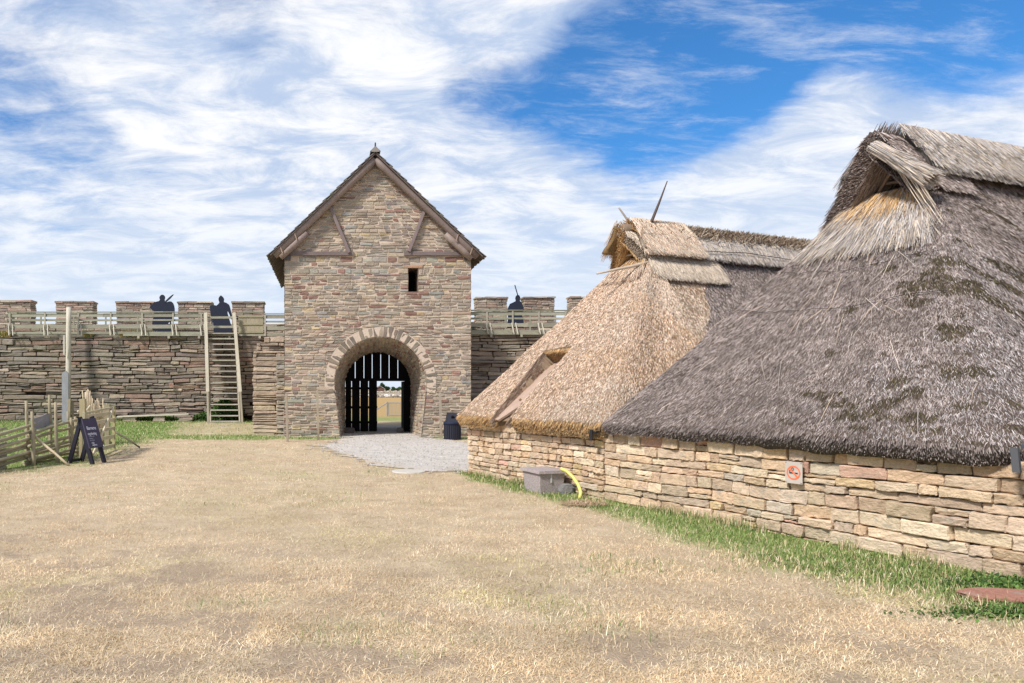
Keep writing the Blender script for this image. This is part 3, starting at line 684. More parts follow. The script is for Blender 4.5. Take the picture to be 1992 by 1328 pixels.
# dry-stone pier in front of the wall, beside the tower
pier = thing('stone_pier', (-2.05, 26, 0), 'narrow dry-stone pier of long flat slabs against the tower', 'stone pier')
mb = MB(); rr = courses(-.03, 3.42, (.11, .19)); 
def pspan(v):
    return [(-2.60+.02*math.sin(v*9)+(.0 if v < 2.9 else .12 if v < 3.2 else .45), TX0-.02+(-.05 if .6 < v < 2.6 else 0))]
lay(mb, rr, pspan, (.7, 1.3), lambda u, v, d: (u, 24.55-d+v*.03, v), PAL_P, gap=.022, wav=.018, split=.1, bev=.022, back=.12, bulge=.03, nx=7, ny=4, rag=.014, jd=.03)
lay(mb, rr, lambda v: [(-29.9, -24.6)], (.5, 1.1), lambda u, v, d: (pspan(v)[0][0]-d, -u, v), PAL_P, gap=.022, wav=.018, bev=.022, back=.12, bulge=.03, nx=5, ny=4, jd=.03)
mb.box(-2.5, TX0-.02, 24.66, 30, -.1, 2.85, lin((84, 72, 62))); mb.box(-2.05, TX0-.02, 24.66, 30, 2.8, 3.36, lin((84, 72, 62)))
mb.build('slabs', M_CURT, pier)
mb = MB()                                                    # rough infill between pier and tower
for v in courses(-.02, 2.75, (.10, .17)):
    stone(mb, [(-1.78, v[0]+.01), (-1.47, v[0]+.01), (-1.47, v[1]-.01), (-1.78+random.uniform(-.03, .05), v[1]-.01)], lambda u, v, d: (u, 24.30-d, v), jit(random.choice(PAL_T[:10]), .15), bev=.02, back=.3, bulge=.04, nx=5, ny=4, rag=.02, out=random.uniform(-.04, .04))
mb.build('infill', M_TOWER, pier)

# ------------------------------------------------------------------ wall walk: deck and railings
OL = lin((152, 148, 130)); OG = lin((166, 158, 142))
def deck(x0, x1, z, label, yf=29.70):
    o = thing('wooden_walkway', ((x0+x1)/2, 30.6, z), label, 'walkway')
    mb = MB(); x = x0
    while x < x1:
        mb.box(x, x+.15, yf+.02, PY-.1, z-.03, z+random.uniform(0, .008), jit(OG, .2)); x += .158
    mb.build('planks', M_WOODG, o)
    mb = MB(); mb.box(x0, x1, yf, yf+.08, z-.13, z-.035, OL)
    mb.build('edge_beam', M_WOODX, o)
    x = x0+.6
    while x < x1: 
        mb = MB(); mb.box(x, x+.09, yf-.06, 30.5, z-.235, z-.135, jit(OG, .1)); mb.build('joist', M_WOODG, o); x += 1.25
    return o
deck(-19.3, -8.52, 3.93, 'plank wall walk set back behind the grass tufts at the far left', yf=30.05)
deck(-8.5, TX0-.03, 3.93, 'plank wall walk above the wall between the stair and the tower')
deck(TX1+.03, 14.0, 3.99, 'plank wall walk along the right curtain wall')
RY = 29.72
def railing(posts, x0, x1, ztop, label, rear=True, strut=True, skip=None):
    o = thing('wooden_railing', ((x0+x1)/2, RY, 3.9), label, 'railing')
    def seg(z, h, wy, nm, y=RY, col=OL):
        spans_ = [(x0, x1)] if skip is None else [(x0, skip[0]), (skip[1], x1)]
        for (a, b) in spans_:
            x = a
            while x < b-.01:
                x2 = min(b, x+random.uniform(2.4, 4.2)); 
                if b-x2 < 1: x2 = b
                mb = MB(); mb.box(x, x2, y-wy/2, y+wy/2, z-h/2, z+h/2, jit(col, .12), j=.006); mb.build(nm, M_WOODX, o); x = x2
    seg(ztop, .035, .13, 'handrail'); seg(ztop-.13, .14, .03, 'rail'); seg(ztop-.33, .07, .03, 'rail'); seg(ztop-.60, .15, .03, 'rail'); seg(ztop-.86, .09, .03, 'rail')
    for p in posts:
        x = (p-PX)/FPX*RY
        mb = MB(); mb.box(x-.03, x+.03, RY-.055, RY-.016, ztop-.92, ztop-.02, jit(OG, .1), j=.004); po = mb.build('post', M_WOODG, o)
        if strut:
            for dx in (.0, .16):
                mb = MB(); mb.bar((x-.05+dx, RY-.06, ztop-.52), (x+.02+dx, RY-.16, ztop-.98), .035, .035, lin((200, 192, 174)), up=(0, 1, 0)); mb.build('strut', M_WOODG, po)
    if rear:
        y2 = 30.95
        for (z, h) in ((ztop+.08, .05), (ztop-.28, .06)): seg(z, h, .035, 'rear_rail', y=y2)
        for p in posts:
            x = (p-PX)/FPX*RY-.25+.5
            mb = MB(); mb.box(x-.03, x+.03, y2, y2+.05, 3.9, ztop+.07, jit(OL, .1)); mb.build('rear_post', M_WOODG, o)
    return o
rl = railing([20, 88, 153, 216, 277, 337, 392], wp(16, 0, RY)[0], wp(400, 0, RY)[0], 4.79, 'long weathered plank railing on the wall left of the stair', rear=False)
mb = MB()                                                    # short return at its left end
for z in (4.79, 4.66, 4.46, 4.19): mb.bar((-13.3, RY, z), (-13.55, 31.0, z), .03, .12 if z != 4.79 else .035, OL)
mb.build('end_rail', M_WOODX, rl)
mb = MB()
y2 = 30.9
for z, h in ((4.55, .05), (4.74, .05)): mb.box(-13.4, -5.6, y2, y2+.03, z-h/2, z+h/2, OL)
for p in (80, 144, 206, 268, 332): x = (p-PX)/FPX*y2; mb.box(x-.03, x+.03, y2-.04, y2, 3.9, 4.78, OL)
mb.build('rear_railing', M_WOODX, rl)
rs = railing([516], wp(513, 0, RY)[0], TX0-.03, 4.72, 'short railing between the hatch panel and the tower', rear=False, strut=False)
rr_ = railing([947, 997, 1048, 1100, 1152], TX1+.03, 13.6, 4.86, 'weathered plank railing on the wall right of the tower', rear=False)
mb = MB()
for z, h in ((4.62, .05), (4.82, .05)): mb.box(TX1+.03, 13.6, y2, y2+.03, z-h/2, z+h/2, OL)
for p in (936, 983, 1031, 1080): x = (p-PX)/FPX*y2; mb.box(x-.03, x+.03, y2-.04, y2, 3.99, 4.86, OL)
mb.build('rear_railing', M_WOODX, rr_)
# hatch panel
hp = thing('hatch_panel', wp(491, 652, RY), 'low boarded gate panel on the wall walk beside the stair top', 'gate panel')
x0, x1 = wp(464, 0, RY)[0], wp(512, 0, RY)[0]; z0, z1 = wp(0, 647, RY)[2], wp(0, 616, RY)[2]
for k in range(6):
    mb = MB(); a = x0+(x1-x0)*k/6; mb.box(a+.004, a+(x1-x0)/6-.004, RY-.02, RY, z0, z1, jit(lin((160, 150, 126)), .1)); mb.build('board', M_WOODG, hp)
mb = MB()
for z, h in ((z1+.02, .09), ((z0+z1)/2+.02, .06), (z0+.03, .08)): mb.box(x0, x1, RY-.05, RY-.02, z-h/2, z+h/2, lin((156, 148, 122)))
mb.box(x0-.05, x1+.02, RY-.06, RY+.05, z1+.17, z1+.21, OL)
mb.build('frame', M_WOODX, hp)

# stair ladder
st = thing('wooden_stair', wp(436, 818, 28.7), 'steep weathered wooden stair leading up to the wall walk', 'stair')
def stp(xt, xb, t, dy=0):                                      # t 0 top 1 bottom
    Yt, Yb = 29.6, 28.65; Y = Yt+(Yb-Yt)*t; zt, zb = 3.93, .27; x = (xt-PX)/FPX*Yt*(1-t)+(xb-PX)/FPX*Yb*t
    return Vector((x, Y+dy, zt+(zb-zt)*t))
for (xt, xb) in ((403, 410), (458, 467)):
    mb = MB(); mb.bar(stp(xt, xb, -.02), stp(xt, xb, 1.0), .06, .20, lin((170, 160, 142)), up=(0, 1, 0)); mb.build('stringer', M_WOODG, st)
for i in range(17):
    t = .01+.975*i/16; a = stp(403, 410, t); b = stp(458, 467, t)
    mb = MB(); mb.box(a.x+.03, b.x-.03, a.y-.12, a.y+.12, a.z-.022, a.z+.022, jit(lin((178, 170, 156)), .1), j=.004); mb.build('tread', M_WOODG, st)
for (xt, xb) in ((398.5, 404), (453.5, 467.5)):
    xt += 0; a = wp(xt+1.5, 608, 29.5); m = wp(xb, 762, 28.75); f_ = wp(xb+(4 if xb > 450 else 1), 820, 28.6)
    mb = MB(); mb.bar(a, m, .13, .06, lin((190, 180, 160)), up=(0, 1, 0), j=.05); mb.build('handrail', M_WOODG, st)
    mb = MB(); mb.bar(m, (f_[0], f_[1], .25), .08, .08, lin((160, 150, 130)), up=(0, 1, 0)); mb.build('newel', M_WOODG, st)
mb = MB(); mb.box(*sorted((wp(402, 0, 28.6)[0], wp(478, 0, 28.6)[0])), 28.35, 28.6, .24, .29, lin((150, 138, 122)), j=.01); mb.build('foot_plank', M_WOODX, st)
mb = MB()
for z in (4.72-.14, 4.19): mb.box(wp(403, 0, 29.85)[0], wp(458, 0, 29.85)[0], 29.84, 29.88, z-.045, z+.045, OL)
mb.build('gate_rail', M_WOODX, st)

# ------------------------------------------------------------------ warrior silhouettes
def cutout(pts, orig, sc, Y, label):
    P = [(orig[0]+x/sc, orig[1]+y/sc) for x, y in pts]
    W3 = [wp(px, py, Y) for px, py in P]; cx = sum(p[0] for p in W3)/len(W3)
    mb = MB(); prism(mb, [(p[0], p[2]) for p in W3], lambda u, v: (u, Y, v), lambda u, v: (u, Y+.025, v), (1, 1, 1))
    o = thing('warrior_cutout', (cx, Y, 3.95), label, 'cutout figure')
    mb.build('figure', M_SIL, o)
    return o
c1 = [(180, 985), (180, 700), (240, 525), (150, 455), (120, 410), (165, 365), (215, 305), (300, 285), (325, 280), (345, 245), (330, 215), (340, 175), (368, 148), (398, 140), (428, 150), (452, 180), (458, 215), (446, 245), (452, 285), (470, 320), (500, 300), (545, 285), (590, 290), (625, 320), (648, 370), (662, 440), (662, 520), (640, 640), (590, 700), (520, 760), (575, 800), (580, 985)]
o = cutout(c1, (280, 560), 11.07, 30.75, 'black warrior silhouette holding a round shield and a raised sword')
mb = MB(); prism(mb, [(wp(280+a/11.07, 560+b/11.07, 30.74)[0], wp(280+a/11.07, 560+b/11.07, 30.74)[2]) for a, b in [(450, 310), (462, 275), (545, 195), (610, 145), (646, 133), (630, 160), (575, 225), (500, 290), (475, 318)]], lambda u, v: (u, 30.735, v), lambda u, v: (u, 30.749, v), (1, 1, 1)); mb.build('sword', M_SIL, o)
c2 = [(1500, 985), (1500, 800), (1470, 700), (1440, 600), (1425, 480), (1415, 390), (1455, 368), (1520, 368), (1560, 378), (1600, 345), (1625, 310), (1610, 270), (1603, 235), (1620, 190), (1657, 155), (1700, 190), (1728, 235), (1720, 300), (1780, 320), (1835, 360), (1860, 430), (1880, 520), (1900, 620), (1902, 670), (1870, 670), (1850, 590), (1805, 495), (1800, 540), (1830, 640), (1860, 740), (1880, 800), (1905, 985)]
cutout(c2, (280, 560), 11.07, 30.75, 'black warrior silhouette in a pointed helmet, standing behind the stair top')
c3 = [(720, 815), (735, 600), (722, 515), (740, 470), (765, 420), (800, 405), (850, 380), (858, 370), (850, 330), (858, 300), (886, 270), (920, 290), (932, 325), (925, 375), (950, 395), (975, 450), (995, 515), (975, 560), (955, 600), (985, 700), (990, 815)]
o = cutout(c3, (900, 540), 8.3, 30.75, 'black warrior silhouette with an upright spear, right of the tower')
mb = MB(); a = wp(900+888/8.3, 540+275/8.3, 30.7); b = wp(900+842/8.3, 540+118/8.3, 30.7); mb.bar(a, b, .04, .015, (1, 1, 1), up=(0, 1, 0)); mb.build('spear', M_SIL, o)

# tall pole, grey board and post against the wall
mb = MB(); a = wp(131, 812, 28.9); pole(mb, (a[0], 28.9, .2), wp(134, 598, 29.35), .12, .10, lin((196, 186, 168)), bend=.004, n=10, seg=8)
tp = tag(mb.build('tall_pole', M_WOODG, None, True), 'tall bleached wooden pole rising past the railing', 'pole')
mb = MB(); a = wp(127, 675, 28.95); mb.box(a[0]-.07, a[0]+.0, 28.9, 28.98, wp(0, 690, 29)[2], wp(0, 652, 29)[2], lin((188, 178, 166))); mb.build('cleat', M_WOODG, tp)
mb = MB(); a = wp(127.5, 815, 28.6); x0, x1 = a[0]-.13, a[0]+.13; zt = wp(0, 721, 28.6)[2]
prism(mb, [(x0, .1), (x1, .1), (x1, zt-.12), (a[0]+.02, zt), (x0, zt-.1)], lambda u, v: (u, 28.55, v), lambda u, v: (u, 28.62, v), lin((150, 148, 150)))
tag(mb.build('grey_board', M_WOODG), 'upright grey board with a pointed top before the left wall', 'board')
mb = MB(); a = wp(134, 820, 26.5)
mb.bar((a[0], 26.5, .02), (a[0]+.03, 26.5, wp(0, 776, 26.5)[2]), .10, .09, lin((156, 140, 116)), j=.1); mb.bar((a[0]+.12, 26.6, .02), (a[0]+.10, 26.6, wp(0, 782, 26.5)[2]), .07, .07, lin((150, 132, 112)), j=.1)
tag(mb.build('short_post', M_WOODG), 'short split post standing before the tall pole', 'post')

# stakes before the tower
for (x, yb, yt, Y, lb) in ((558, 860, 765, 21.9, 'thin wooden stake, leftmost before the tower corner'), (618, 856, 762, 22.7, 'thin wooden stake just left of the archway'), (857, 851, 763, 23.6, 'thin wooden stake beside the black litter bin')):
    mb = MB(); a = wp(x+1.5, yb, Y); b = wp(x-1, yt, Y); mb.bar((a[0], Y, -.05), b, .085, .07, jit(lin((160, 146, 126)), .05), j=.05); tag(mb.build('stake', M_WOODG), lb, 'stake', 'stakes before the tower')

# bench of a plank on stones
bn = thing('plank_bench', wp(300, 820, 29.3), 'low bench of one bleached plank on piled stones', 'bench')
mb = MB(); a = wp(230, 810, 29.25); b = wp(368, 805, 29.25); mb.bar(a, b, .34, .05, lin((206, 194, 174)), j=.02); mb.build('seat', M_WOODX, bn)
for px in (253, 310, 361):
    mb = MB(); z = .26
    for k in range(3 if px != 361 else 2):
        wv = random.uniform(.22, .30); c_ = wp(px, 0, 29.25)[0]+random.uniform(-.03, .03); f_ = lambda u, v, d: (u, 29.14-d, v)
        stone(mb, [(c_-wv, z), (c_+wv, z), (c_+wv, z+.09), (c_-wv, z+.09)], f_, jit(PAL_M[0], .2), back=.3, bev=.02, bulge=.03, nx=5, ny=4); z += .092
    mb.build('support', M_CURT, bn)

# ------------------------------------------------------------------ fence, gate, A-board on the left
fn = thing('pole_fence', (-6.5, 15.5, 0), 'rustic fence of slanting round poles along the green on the left', 'fence')
FA = Vector((-6.62, 13.1, 0)); FB = Vector((-6.25, 17.6, 0))
def frail(xa, ya, xb, yb):
    Ya = float(np.interp(xa, [-120, -40, 60, 165], [12.6, 13.7, 15.15, 17.4])); Yb = float(np.interp(xb, [-120, -40, 60, 165], [12.6, 13.7, 15.15, 17.4]))
    mb = MB(); o = random.choice((-.05, .05)); a = wp(xa, ya, Ya); b = wp(xb, yb, Yb)
    pole(mb, (a[0]+o, a[1], a[2]), (b[0]+o, b[1], b[2]), .040, .032, jit(lin((158, 148, 122)), .15), bend=.010); mb.build('rail', M_WOODG, fn, True)
for y0 in (842, 852, 865, 876, 885, 891, 897, 904): frail(-62, y0+22, 64, y0-16+random.uniform(-2, 2))
for y0 in (826, 844, 856, 868, 880, 892, 902): frail(-150, y0+52, 16, y0+6)
for (ya, yb) in ((846, 817), (856, 833), (868, 845), (880, 856), (888, 865), (894, 872), (900, 882), (906, 890)): frail(52, ya, 158, yb-4+random.uniform(-1, 1))
frail(95, 832, 123, 818)
for (x, yb, yt, Y) in ((55, 905, 779, 15.15), (66, 904, 800, 15.0), (100, 890, 768, 16.2), (112, 898, 782, 15.6), (136, 892, 800, 16.9), (142, 890, 812, 16.6), (150, 890, 810, 17.3), (-45, 925, 790, 13.6), (-35, 925, 800, 13.4)):
    mb = MB(); a = wp(x, yb, Y); b = wp(x-4, yt, Y); pole(mb, (a[0], Y, -.05), b, .045, .03, jit(lin((158, 144, 118)), .1), bend=.006); mb.build('stake', M_WOODG, fn, True)
mb = MB(); pole(mb, wp(62, 843, 15.2), wp(134, 905, 15.0), .032, .024, lin((196, 178, 146)), bend=.02); tag(mb.build('prop_pole', M_WOODG, None, True), 'pale thin pole propped slantwise against the pole fence', 'pole')
mb = MB(); Pq = [wp(59, 815, 15.3), wp(61, 838, 15.3), wp(82, 832, 15.9), wp(101, 825, 16.3), wp(100, 804, 16.3), wp(90, 804, 16.0), wp(80, 809, 15.8)]
V = [Vector(p) for p in Pq]; n_ = (V[1]-V[0]).cross(V[3]-V[0]).normalized()*.02; m_ = len(V)
mb.add(V+[v+n_ for v in V], [tuple(range(m_)), tuple(range(2*m_-1, m_-1, -1))]+[(i, i+m_, (i+1) % m_+m_, (i+1) % m_) for i in range(m_)], lin((150, 146, 150)))
tag(mb.build('weathered_board', M_WOODG), 'blank grey weathered board tied to the pole fence', 'board')
# farm gate
fg = thing('farm_gate', (-5.5, 17.5, 0), 'weathered slatted farm gate with a diagonal brace behind the black sign', 'gate')
GA = Vector((-5.45, 16.0, 0)); GB = Vector((-5.68, 19.0, 0))
for (h0, h1, wv) in ((.18, .12, .09), (.42, .36, .09), (.62, .58, .08), (.82, .80, .09), (.98, .98, .09), (1.06, 1.13, .05)):
    mb = MB(); mb.bar(GA+Vector((0, 0, h0)), GB+Vector((0, 0, h1)), .03, wv, jit(lin((184, 174, 144)), .08), j=.05); mb.build('slat', M_WOODG, fg)
mb = MB(); mb.bar(GB+Vector((0, 0, -.0)), GB+Vector((0, 0, 1.15)), .07, .06, lin((170, 160, 120))); mb.build('stile', M_WOODG, fg)
mb = MB(); mb.bar(GA+Vector((0, 0, .1)), GA+Vector((0, 0, 1.08)), .07, .06, lin((170, 160, 128))); mb.build('stile', M_WOODG, fg)
mb = MB(); mb.bar(GA+Vector((.035, .5, .1)), GB+Vector((.035, -.15, 1.1)), .03, .08, lin((204, 192, 166))); mb.build('brace', M_WOODG, fg)
mb = MB(); a = wp(161, 0, 16.1); mb.box(a[0]-.06, a[0]+.06, 16.05, 16.17, -.1, wp(0, 775, 16.1)[2], lin((172, 158, 122)), j=.008); tag(mb.build('gate_post', M_WOODG), 'thick square post at the near end of the farm gate', 'post', 'gate posts')
mb = MB(); a = wp(208, 0, 19.6); mb.box(a[0]-.06, a[0]+.06, 19.6, 19.7, -.1, wp(0, 786, 19.6)[2], lin((150, 138, 112)), j=.008); tag(mb.build('gate_post', M_WOODG), 'square post behind the far end of the farm gate', 'post', 'gate posts')
wf = thing('stick_fence', (-6.3, 21, 0), 'upright fence of thin bleached sticks behind the farm gate', 'fence')
for k in range(44):
    t = k/43; px = 164+t*50+random.uniform(-2, 2); Y = 20.2+t*1.4+random.uniform(-.2, .2); top = np.interp(px, [164, 176, 180, 200, 214], [752, 757, 778, 778, 795])+random.uniform(-4, 14)
    a = wp(px+random.uniform(-2, 2), 0, Y); b = wp(px+random.uniform(-3, 3), top, Y)
    mb = MB(); pole(mb, (a[0], Y, -.03), b, .022, .012, jit(lin((200, 180, 150)), .2), bend=.02, n=6, seg=5); mb.build('stick', M_WOODG, wf, True)
for z in (.35, .8):
    mb = MB(); pole(mb, (wp(163, 0, 20.2)[0], 20.15, z), (wp(216, 0, 21.6)[0], 21.5, z+.05), .03, .03, lin((150, 130, 104)), bend=.01); mb.build('binder', M_WOODG, wf, True)
mb = MB(); a = wp(223, 839, 19.4); b = wp(272, 871, 19.4); pole(mb, a, (b[0], 19.4, .03), .03, .022, lin((112, 104, 84)), bend=.02)
tag(mb.build('leaning_pole', M_WOODG, None, True), 'thin dark pole leaning from the gate down to the grass', 'pole')
mb = MB(); pole(mb, wp(148, 832, 16.8), wp(176, 788, 16.8), .03, .02, lin((206, 192, 166)), bend=.03); pole(mb, wp(120, 860, 17.2), wp(150, 822, 17.2), .03, .02, lin((150, 140, 112)), bend=.03); pole(mb, wp(152, 800, 17.0), wp(190, 815, 19.2), .03, .02, lin((196, 182, 156)), bend=.03)
mb.build('brace_pole', M_WOODG, fn, True)

# A-frame sign
ab = thing('sign_board', (-5.0, 15.4, 0), 'black wooden A-frame sign with white lettering by the farm gate', 'sign')
fl_ = Vector(((180-PX)/FPX*15.34, 15.34, 0)); wv = Vector((.14, .36, 0)); nn = Vector((wv.y, -wv.x, 0)).normalized()
tl = fl_-nn*.34+Vector((0, 0, 1.0)); bk = fl_-nn*.62
for s_ in (0, 1):
    o_ = wv*s_
    mb = MB(); mb.bar(fl_+o_, tl+o_, .05, .09, (1, 1, 1), up=tuple(nn)); mb.build('front_leg', M_BLACK, ab)
    mb = MB(); mb.bar(bk+o_, fl_+o_-nn*.30+Vector((0, 0, .98)), .05, .09, (1, 1, 1), up=tuple(nn)); mb.build('back_leg', M_BLACK, ab)
mb = MB(); mb.bar(bk+Vector((0, 0, .05)), bk+wv+Vector((0, 0, .05)), .03, .06, (1, 1, 1)); mb.build('stretcher', M_BLACK, ab)
up_ = (tl-fl_).normalized(); n2 = wv.normalized().cross(up_).normalized()
if n2.dot(nn) < 0: n2 = -n2
b0 = fl_+up_*.34; b1 = fl_+up_*1.0; wn = wv.normalized()
P4 = [b0-wn*.03, b0+wv+wn*.03, b1+wv+wn*.03, b1-wn*.03]
mb = MB(); mb.add([p+n2*.045 for p in P4]+[p+n2*.07 for p in P4], [(3, 2, 1, 0), (4, 5, 6, 7), (0, 1, 5, 4), (1, 2, 6, 5), (2, 3, 7, 6), (3, 0, 4, 7)], lin((72, 66, 84)))
pn = mb.build('panel', M_PLAIN, ab)
def text(body, size, origin, ux, uy, nrm, col, parent, name='lettering', font_scale=1.0, align='LEFT'):
    cu = bpy.data.curves.new('t', 'FONT'); cu.body = body; cu.size = size; cu.extrude = .001; cu.align_x = align
    to = bpy.data.objects.new('t', cu); COL.objects.link(to); bpy.context.view_layer.update()
    dg = bpy.context.evaluated_depsgraph_get(); me = to.evaluated_get(dg).to_mesh()
    ux = Vector(ux).normalized(); uy = Vector(uy).normalized(); nrm = Vector(nrm)
    mb = MB(); V = [Vector(origin)+ux*v.co.x*font_scale+uy*v.co.y+nrm*(v.co.z+.003) for v in me.vertices]; F = [tuple(p.vertices) for p in me.polygons]
    mb.add(V, F, col); bpy.data.objects.remove(to)
    return mb.build(name, M_PLAIN, parent)
WH = lin((236, 234, 240))
for (s_, sz, up, of) in (('Barnens', .112, .74, .06), ('utgrävning', .092, .62, .05)):
    text(s_, sz, P4[3]+wn*of-up_*(1.0-.34)*(1-(up-.34)/.66)*.98+n2*.071, wn, up_, n2, WH, pn, font_scale=.82 if sz > .1 else .72)
for k, (s_, sz, of) in enumerate((('Sommartid', .040, .06), ('dagligen', .040, .06), ('alla åldrar', .040, .06), ('Följ', .055, .10), ('skylten', .055, .10))):
    text(s_, sz, P4[0]+wn*of+up_*(.245-.045*k-(.02 if k > 2 else 0))+n2*.071, wn, up_, n2, WH if k > 2 else lin((170, 168, 180)), pn)

# litter bin
lb_ = thing('litter_bin', ((880-PX)/FPX*22.9, 22.9, 0), 'black slatted litter bin with a hooded lid beside the tower', 'litter bin')
bx, by = lb_.location.x, lb_.location.y
mb = MB(); mb.tube([(bx, by, .03), (bx, by, .50)], .245, (1, 1, 1), 20); mb.build('drum', M_BLACK, lb_, True)
mb = MB()
for k in range(26):
    a = 2*math.pi*k/26; mb.bar((bx+math.cos(a)*.262, by+math.sin(a)*.262, .0), (bx+math.cos(a)*.262, by+math.sin(a)*.262, .52), .045, .02, jit(lin((44, 44, 54)), .2), up=(math.cos(a), math.sin(a), 0))
mb.build('slats', M_PLAIN, lb_)
mb = MB(); mb.tube([(bx, by, .48), (bx, by, .55), (bx, by, .57)], [.285, .285, .25], lin((32, 38, 58)), 20); mb.build('bag_rim', M_PLAIN, lb_, True)
mb = MB(); mb.add([(bx-.2, by-.2, .56), (bx+.22, by-.2, .56), (bx+.22, by+.2, .56), (bx-.2, by+.2, .56), (bx-.14, by+.0, .86), (bx+.14, by+.0, .84), (bx+.16, by+.2, .84), (bx-.14, by+.2, .86)], BF, lin((44, 45, 54))); mb.build('hood', M_PLAIN, lb_)
mb = MB(); mb.tube([(bx+.0, by-.125, .70), (bx+.0, by-.06, .72)], .055, (.003, .003, .003), 12); mb.build('opening', M_PLAIN, lb_)

# no-smoking signs
def nosmoke(center, ux, nrm, wd, ht, label, grey=False):
    ux = Vector(ux).normalized(); nrm = Vector(nrm).normalized(); uz = Vector((0, 0, 1)); c = Vector(center)
    o = thing('no_smoking_sign', center, label, 'sign')
    def P(a, b, d): return c+ux*a+uz*b+nrm*d
    mb = MB(); prism(mb, [(-wd/2, -ht/2), (wd/2, -ht/2), (wd/2, ht/2), (-wd/2, ht/2)], lambda u, v: P(u, v, .012), lambda u, v: P(u, v, .004), lin((186, 174, 162)) if not grey else lin((160, 136, 122))); mb.build('plate', M_PLAIN, o)
    r = wd*.40; mb = MB(); n = 40; oc = lin((226, 116, 78)) if not grey else lin((170, 112, 92))
    for k in range(n):
        a0, a1 = 2*math.pi*k/n, 2*math.pi*(k+1)/n
        mb.add([P(math.cos(a0)*r, math.sin(a0)*r*1.0, .0155), P(math.cos(a1)*r, math.sin(a1)*r, .0155), P(math.cos(a1)*r*.8, math.sin(a1)*r*.8, .0155), P(math.cos(a0)*r*.8, math.sin(a0)*r*.8, .0155)], [(0, 1, 2, 3)], oc)
    q = r*.68; w_ = r*.09
    mb.add([P(-q-w_, q-w_, .0165), P(-q+w_, q+w_, .0165), P(q+w_, -q+w_, .0165), P(q-w_, -q-w_, .0165)], [(0, 1, 2, 3)], oc); mb.build('prohibition_ring', M_PLAIN, o)
    mb = MB(); k_ = lin((48, 48, 58)); bb = lambda x0, x1, z0, z1: mb.add([P(x0*r, z0*r, .0145), P(x1*r, z0*r, .0145), P(x1*r, z1*r, .0145), P(x0*r, z1*r, .0145)], [(0, 1, 2, 3)], k_)
    bb(-.6, .62, -.16, .04); bb(-.62, -.48, -.16, .3)
    for k in range(10):
        a0 = math.pi*2*k/10; a1 = math.pi*2*(k+1)/10
        mb.add([P(-.12*r+math.cos(a0)*r*.2, .5*r+math.sin(a0)*r*.22, .0145), P(-.12*r+math.cos(a1)*r*.2, .5*r+math.sin(a1)*r*.22, .0145), P(-.12*r+math.cos(a1)*r*.11, .5*r+math.sin(a1)*r*.12, .0145), P(-.12*r+math.cos(a0)*r*.11, .5*r+math.sin(a0)*r*.12, .0145)], [(0, 1, 2, 3)], k_)
    mb.build('cigarette_symbol', M_PLAIN, o)
    mb = MB()
    for a in (-.44, .44):
        for b in (-.45, .45): mb.tube([P(a*wd, b*ht, .010), P(a*wd, b*ht, .018)], .004, lin((70, 66, 66)), 6)
    mb.build('screws', M_PLAIN, o)
s_ = 6.42; pc = C0+D*s_
nosmoke((pc[0]-N[0]*.045, pc[1]-N[1]*.045, .70), (D[0], D[1], 0), (-N[0], -N[1], 0), .19, .235, 'clear no-smoking plate with an orange ring on the pale house wall')
a = wp(333.5, 749, 29.66); nosmoke((a[0], 29.66, a[2]), (1, 0, 0), (0, -1, 0), .17, .20, 'tiny faded no-smoking sign on the dark curtain wall', True)

# ------------------------------------------------------------------ the two thatched houses
def st3(s, t, z): p = C0+D*s+N*t; return Vector((p[0], p[1], z))
def stn(s, t, z): return np.stack([C0[0]+D[0]*s+N[0]*t, C0[1]+D[1]*s+N[1]*t, z], -1)
def wall_part(s0, s1, parent, big, zt=.99, zb=-.08):
    mb = MB(); f = lambda u, v, d: tuple(st3(u, -d, v))
    lay(mb, courses(zb, zt, (.085, .150) if big else (.07, .125)), lambda v: [(s0, s1)], (.14, .44) if big else (.10, .30), f, PAL_N, gap=.011, wav=.012, split=.08, hole=0, bev=.010, back=.10, bulge=.020, nx=9, ny=5, rag=.009, jd=.026)
    return mb
houseB = thing('thatched_house', tuple(st3(1.75, 2.5, 0)), 'low stone house with golden new thatch and a long plank in a roof slot', 'house', 'thatched houses')
houseA = thing('thatched_house', tuple(st3(5.9, 2.5, 0)), 'nearest stone house under dark grey weathered thatch', 'house', 'thatched houses')
SPLIT = 3.55
wall_part(.0, SPLIT, houseB, False).build('wall', M_NEAR, houseB)
wall_part(SPLIT+.006, WLEN, houseA, True).build('wall', M_NEAR, houseA)
for (a, b, h) in ((.04, SPLIT, houseB), (SPLIT, WLEN, houseA)):
    mb = MB(); V = [st3(a, .085, -.2), st3(b, .085, -.2), st3(b, .085, .93), st3(a, .085, .93), st3(a, .8, -.2), st3(b, .8, -.2), st3(b, .8, .93), st3(a, .8, .93)]
    mb.add(V, [(0, 1, 2, 3), (3, 2, 6, 7), (4, 7, 6, 5), (0, 3, 7, 4), (1, 5, 6, 2)], (1, 1, 1)); mb.build('wall_core', M_DARKGAP, h)
mb = MB(); lay(mb, courses(-.08, .97, (.07, .12)), lambda v: [(.02, 8.5)], (.2, .45), lambda u, v, d: tuple(st3(-d, u, v)), PAL_N, gap=.012, wav=.02, bev=.011, back=.08, bulge=.016, nx=5, ny=4, jd=.02)
mb.build('side_wall', M_NEAR, houseB)

